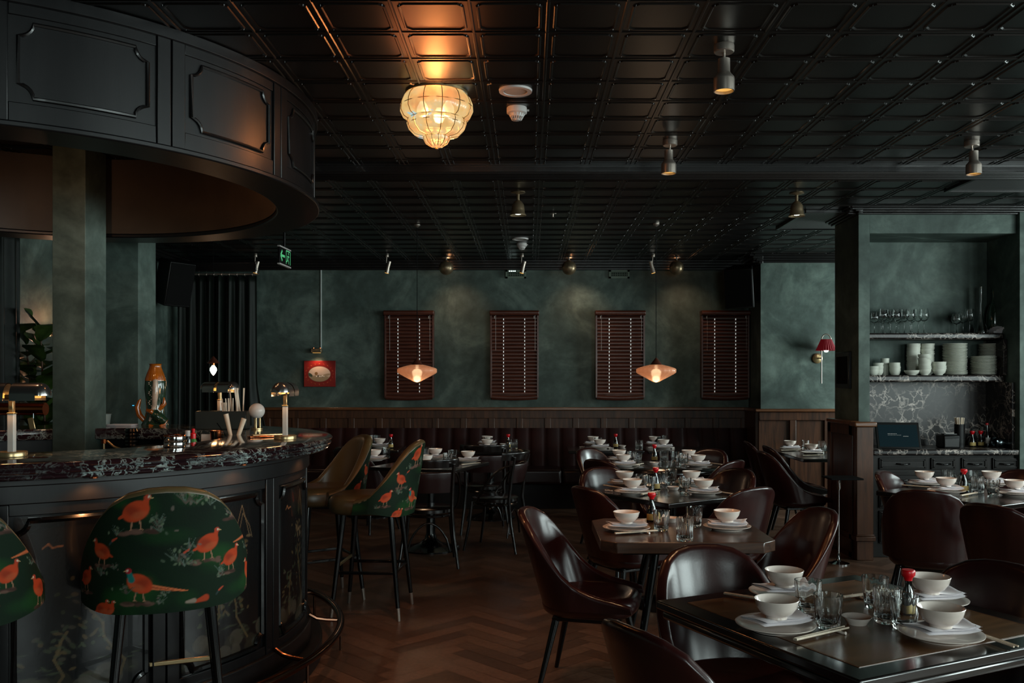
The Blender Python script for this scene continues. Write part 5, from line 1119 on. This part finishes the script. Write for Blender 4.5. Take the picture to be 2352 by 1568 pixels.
# ------------------------------------------------------------------ things on and behind the bar
BT = 1.1955
def bpt(px, py, h=BT): y = F*(EYE-h)/(py-V0); return ((px-U0)*y/F, y, h)
def table_lamp(px, py, rz, lab):
    p = bpt(px, py); t = thing('table_lamp', lab, 'table lamp', p, rz, 'twin domed metal lamps on the bar')
    MB().lathe([(.0001, 0), (.055, 0), (.056, .003), (.056, .019), (.054, .022), (.0001, .022)], 36).build('base', 'brass', t, smooth=50)
    mb = MB(); mb.box((0, 0, .095), (.024, .024, .15)); mb.build('stem', 'white_metal', t, bevel=.002); MB().box((0, 0, .172), (.028, .028, .006)).build('collar', 'brass', t, bevel=.001)
    mb = MB(); mb.box((0, 0, .20), (.018, .018, .056)); mb.build('neck', 'brass', t, bevel=.002)
    mb = MB(); mb.box((0, 0, .236), (.05, .012, .02)); mb.build('crossbar', 'black_metal', t)
    for s in (-1, 1):                                 # a half-round hood each side of the stem
        mb = MB(); nx = 14
        def hood(u, v, rr_):
            q = u; L0 = .012; L1 = .148; xx = L0+(L1-L0)*q; r0 = rr_; endr = 1.0
            if q > .72: e = (q-.72)/.28; endr = math.sqrt(max(0, 1-e**2.2))
            aa = pi*v; return (s*xx, -r0*cos(aa)*max(endr, .02), .222+min(.02, .02)*1+(r0*1.12*sin(aa))*max(endr, .02)*.98)
        mb.grid(lambda u, v: hood(u, v, .046), 18, 18); mb.grid(lambda u, v: hood(u, v, .043), 18, 18)
        mb.b2((s*.012, -.046, .222), (s*.11, -.0435, .244)); mb.b2((s*.012, .0435, .222), (s*.11, .046, .244))
        mb.build('lamp_hood', 'smoke_chrome', t, smooth=60)
        MB().rod((s*.03, 0, .242), (s*.11, 0, .242), .010, n=10).build('bulb', 'glow_shade', t)
    lamp('table lamp glow', 'POINT', (p[0], p[1], p[2]+.195), 1.3, (1, .5, .2), radius=.04)
table_lamp(655, 1009, R(93), 'twin domed metal lamp near the right end of the bar top'); table_lamp(27, 1049, R(3), 'twin domed metal lamp at the left end of the bar top'); table_lamp(505, 978, R(-24), 'twin domed metal lamp behind the straw box on the bar')
# copper tap rail with hanging tag
t = thing('copper_tap_rail', 'horizontal copper tap rail behind the left bar lamp with a yellow tag hanging', 'tap', (0, 0, 0)); yy = 4.15; zz = Z(939, yy)
MB().rod((-2.75, yy, zz), (X(105, yy), yy, zz), .029, n=20).build('pipe', 'copper', t, smooth=50)
for xx in (-2.72, -2.5): MB().rod((xx, yy, .95), (xx, yy, zz), .018).build('post', 'nickel', t)
mb = MB(); mb.box((X(78, yy), yy-.02, Z(972, yy)), (.028, .006, .055), ry=R(-12)); mb.build('tag', 'brass', t, bevel=.003); MB().rod((X(82, yy), yy-.02, Z(960, yy)), (X(82, yy), yy-.02, zz-.02), .003).build('string', 'foil', t)
def on(px, y, h): return (X(px, y), y, h)
p = bpt(401, 1027); t = thing('metal_tin', 'small polished copper ringed tumbler tin on the bar top', 'tin', p); MB().lathe([(.0001, 0), (.045, 0), (.047, .003), (.047, .022), (.044, .025), (.047, .03), (.047, .052), (.044, .052), (.042, .006), (.0001, .006)], 36).build('cup', 'chrome', t, smooth=40); MB().lathe([(.0475, .050), (.049, .052), (.0475, .056), (.0455, .054)], 36).build('copper_rim', 'copper', t)
WS = .9605+.14
mb = MB(); arc(mb, .80, .992, R(-75), R(75), 1.085, 1.10); tag(mb.build('bar_mat', 'slate', None, loc=(BC[0], BC[1], 0)), 'dark rubber mat along the inner edge of the bar holding bottles and shakers', 'mat'); WS = 1.1005
def bp(px, rr_=.93):                                   # point on the inner mat seen at pixel column px (near side)
    d = np.array([(px-U0)/F, 1.]); c = np.array(BC); a = d@d; b = -2*d@c; k = c@c-rr_*rr_; D = b*b-4*a*k; t_ = (-b-math.sqrt(max(D, 0)))/(2*a); return (d[0]*t_, d[1]*t_, WS)
t = thing('dark_bottle', 'dark bottle with white cap beside the red topped sauce', 'bottle', bp(431)); MB().lathe([(.0001, 0), (.017, 0), (.017, .10), (.010, .125), (.0001, .125)], 20).build('bottle_body', 'soy', t); MB().cyl((0, 0, .12), .0125, .028, 16).build('cap', 'white_plastic', t)
t = thing('sauce_bottle', 'green labelled sauce bottle with a red nozzle top', 'bottle', bp(444, .90)); MB().lathe([(.0001, 0), (.019, 0), (.020, .08), (.012, .10), (.0001, .10)], 20).build('bottle_body', 'green_plastic', t); MB().lathe([(.0001, .1), (.013, .1), (.0135, .125), (.007, .13), (.009, .15), (.0001, .152)], 16).build('red_cap', 'red_plastic', t)
t = thing('sauce_bottle', 'short dark bottle with a flat red cap, left of the copper shaker', 'bottle', bp(461)); MB().lathe([(.0001, 0), (.018, 0), (.018, .05), (.013, .06), (.0001, .06)], 20).build('bottle_body', 'soy', t); MB().cyl((0, 0, .06), .0145, .022, 16).build('red_cap', 'red_plastic', t)
t = thing('menu_card', 'small pale grey card leaning beside the red capped bottle', 'card', bp(473, .88), R(10)); MB().box((0, 0, .05), (.05, .008, .10), rx=R(-10)).build('card', 'stone_grey', t)
t = thing('copper_shaker', 'tall polished copper and chrome cocktail shaker behind the bar edge', 'shaker', bp(496)); MB().lathe([(.0001, 0), (.024, 0), (.027, .05), (.031, .115), (.032, .12), (.029, .12), (.022, .006), (.0001, .006)], 28).build('cup', 'copper', t, smooth=50); MB().lathe([(.0245, .004), (.0315, .112), (.0318, .1125), (.025, .004)], 12, a0=-2.0, a1=-1.0).build('bright_band', 'chrome', t)
for px, rr_, lab in ((537, .93, 'copper mug with wooden muddlers standing in it'), (578, .93, 'copper mug right of the muddler mug')):
    q = bp(px, rr_); t = thing('copper_mug', lab, 'mug', q, 0, 'copper mugs on the bar mat'); MB().lathe([(.0001, 0), (.028, 0), (.037, .02), (.037, .05), (.029, .075), (.031, .08), (.028, .08), (.034, .048), (.03, .01), (.0001, .006)], 30).build('cup', 'copper', t, smooth=50); MB().tube([(.034, 0, .06), (.055, 0, .055), (.058, 0, .035), (.035, 0, .022)], .004, 6).build('handle', 'brass', t)
    if px == 537:
        for dx, dz, lb in ((-.045, .21, 'thick pale wooden muddler leaning left out of the copper mug'), (.055, .185, 'rounded wooden muddler leaning right out of the copper mug')):
            MBx = MB(); MBx.rod((0, 0, .012), (dx, .004, dz), .008, .014, 14); o = MBx.build('wooden_muddler', 'wood_pale', None); o.location = q; tag(o, lb, 'muddler', 'muddlers in the copper mug')
        o = MB().rod((.004, .006, .02), (-.10, .02, .16), .003, .003, 8).build('bar_spoon', 'chrome', None); o.location = q; tag(o, 'thin twisted steel bar spoon leaning left of the muddlers', 'spoon')
# straw box on the far counter arc
q = on(512, 5.55, BT); t = thing('straw_caddy', 'black box caddy holding wooden stirrers behind the muddlers', 'caddy', q, R(8)); mb = MB()
w_, d_, h_ = .30, .14, .11
for s in (-1, 1): mb.box((s*w_/2, 0, h_/2), (.006, d_, h_)); mb.box((0, s*d_/2, h_/2), (w_, .006, h_))
mb.box((0, 0, .004), (w_, d_, .008)); mb.box((.03, 0, h_/2), (.005, d_, h_)); mb.build('box', 'slate', t, bevel=.002)
r = random.Random(8); SK = single(MB().box((0, 0, .09), (.007, .002, .18)), 'wooden_stirrer', 'wood_pale', 'stirrer', smooth=0)
for k in range(22):
    o = place(SK, (q[0]+.0+.132*(k/21), q[1]+r.uniform(-.05, .05), BT+.01), 0, 'pale wooden stirrer standing in the black caddy', 'stirrers in the black caddy', (1, 1, 1+.35*(k > 10)-.15*(k < 5))); o.rotation_euler = (0, R(r.uniform(-9, 5)), r.uniform(0, 1))
p = bpt(590, 985); t = thing('globe_lamp', 'small round white glass lamp on a brass cylinder foot', 'table lamp', p)
MB().lathe([(.0001, 0), (.036, 0), (.036, .006), (.012, .008), (.0001, .008)], 28).build('base', 'brass', t); mb = MB()
for k in range(3): a = 2*pi*k/3+.5; mb.rod((.018*cos(a), .018*sin(a), .006), (.018*cos(a), .018*sin(a), .07), .006)
mb.build('foot_pillars', 'brass', t); MB().lathe([(.0001, .066)]+[(.048*sin(a), .112-.048*cos(a)) for a in [R(25)+R(150)*i/12 for i in range(13)]]+[(.0001, .158)], 28).build('globe', 'globe_white', t, smooth=60)
p = bpt(614, 1004); t = thing('copper_tray', 'long narrow copper tray lying aslant on the bar beside the lamp', 'tray', p, R(35)); MB().box((0, 0, .006), (.20, .05, .01)).build('tray', 'copper', t, bevel=.003); MB().box((.0, 0, .014), (.16, .02, .008)).build('tongs', 'brass', t, bevel=.002)
# back counter
BK = 1.1705; y = 6.05
x = X(357, y); t = thing('ceramic_fish_vase', 'tall glazed ceramic fish vase in green, cream and amber on the back counter', 'vase', (x, y, BK))
simple('glaze_green', '#1f3a2a', .15, coat=.8, var=.5, vs=30); simple('glaze_amber', '#a85a14', .15, coat=.8, var=.25, vs=20); simple('glaze_cream', '#b8a695', .2, coat=.7, var=.2, vs=30)
MB().lathe([(.0001, .0), (.085, 0), (.09, .02), (.07, .06), (.058, .12), (.062, .2), (.070, .27), (.066, .33), (.058, .36)], 32, flute=lambda a, z: .03*cos(7*a)*(z < .1)).build('body', 'glaze_green', t, smooth=60)
MB().lathe([(.066, .31), (.067, .335), (.056, .37), (.040, .41), (.036, .43), (.042, .437), (.036, .44), (.0001, .42)], 32).build('fish_mouth', 'glaze_amber', t, smooth=60)
mb = MB(); mb.tube([(.025, -.062, .33), (.03, -.07, .25), (.02, -.065, .16), (.0, -.062, .09), (-.01, -.07, .05)], [.016, .022, .016, .012, .008], 10); mb.build('belly', 'glaze_cream', t, smooth=60)
mb = MB()
for k in range(26): z = .06+.27*k/26; mb.lathe([(.0001, .006), (.0055, .003), (.006, 0), (.0001, -.004)], 8, (-.005+.012*sin(k), -.066, z))
mb.build('scales', 'glaze_cream', t)
mb = MB(); mb.tube([(-.06, -.01, .04), (-.10, -.02, .09), (-.115, -.02, .14), (-.10, -.02, .185), (-.09, -.02, .20)], [.016, .02, .018, .012, .003], 10); mb.tube([(.04, -.03, .13), (.075, -.03, .17), (.07, -.03, .21)], [.016, .014, .004], 10); mb.build('fin', 'glaze_amber', t, smooth=60)
mb = MB(); mb.tube([(-.03, -.06, .12), (.03, -.085, .10), (.085, -.06, .05), (.07, -.06, .02), (.0, -.08, .03)], [.014, .034, .03, .02, .012], 12); mb.build('small_fish', 'glaze_green', t, smooth=60)
mb = MB(); mb.tube([(.0, -.10, .025), (.05, -.10, .01), (.092, -.07, .03), (.098, -.05, .06)], .009, 8); mb.tube([(-.02, -.085, .125), (.02, -.108, .115), (.045, -.10, .085)], [.012, .016, .006], 8); mb.build('amber_lip', 'glaze_amber', t, smooth=60)
q = on(233, 5.98, BK); t = thing('plastic_tub', 'frosted pale tub standing on the back counter', 'tub', q); MB().lathe([(.0001, 0), (.048, 0), (.060, .095), (.064, .097), (.063, .10), (.057, .098), (.046, .006), (.0001, .006)], 28).build('tub', 'frosted', t)
q = on(277, 5.95, BK)
for k in range(3): o = MB().box((0, 0, .006+.011*k), (.19-.01*k, .11, .009)).build('bar_towel', 'napkin', None, bevel=.004, seg=3); o.location = (q[0]+.006*k, q[1], BK); tag(o, 'white folded bar towel in the flat pile beside the frosted tub', 'towel', 'bar towels on the back counter')
q = on(303, 5.55, .96); tag(MB().lathe([(.0001, 0), (.038, 0)]+[(.038+.004*(k % 2), .01+.011*k) for k in range(20)]+[(.036, .235), (.0001, .23)], 24, q).build('ribbed_tin', 'black_metal', None, smooth=20), 'ribbed dark metal tin standing below the back counter', 'tin')
t = thing('bar_tap', 'bent brass sink tap below the back counter', 'tap', on(262, 5.3, .96)); mb = MB(); mb.tube([(-.06, 0, 0), (-.06, 0, .17), (-.04, 0, .175), (.0, 0, .14), (.03, 0, .13), (.05, 0, .125), (.055, 0, .07)], .007, 8); mb.build('spout', 'brass', t); MB().cyl((-.06, 0, .16), .016, .025, 14).build('handle', 'copper', t)
# warm light under the canopy over the work area
for px, lab in ((100, 0), (300, 1), (520, 2)):
    a = R((-80, -35, 20)[lab]); x, y = BC[0]+.85*cos(a), BC[1]+.85*sin(a)
    t = thing('bar_downlight', ('tilted orange glowing downlight inside the canopy, left', 'downlight inside the canopy above the bar mat', 'downlight inside the canopy near its right side')[lab], 'downlight', (x, y, CH), 0, 'downlights inside the bar canopy')
    MB().lathe([(.0001, 0), (.05, 0), (.05, -.03), (.044, -.055), (.04, -.055), (.042, -.03), (.0001, -.01)], 24).build('can', 'bronze', t); MB().cyl((0, 0, -.045), .038, .004, 20).build('lens', 'glow_shade', t)
    lamp('bar downlight beam', 'SPOT', (x, y, CH-.06), (26, 9, 5)[lab], (1, .5, .25), (R(38), 0, R((10, -10, -25)[lab])), spot=150, blend=.8, radius=.04)
tag(MB().box((X(305, 6.41), 6.417, Z(931, 6.41)), (.012, .004, .004)).build('indicator_light', 'led_blue', None), 'tiny blue indicator light on the green column', 'light')
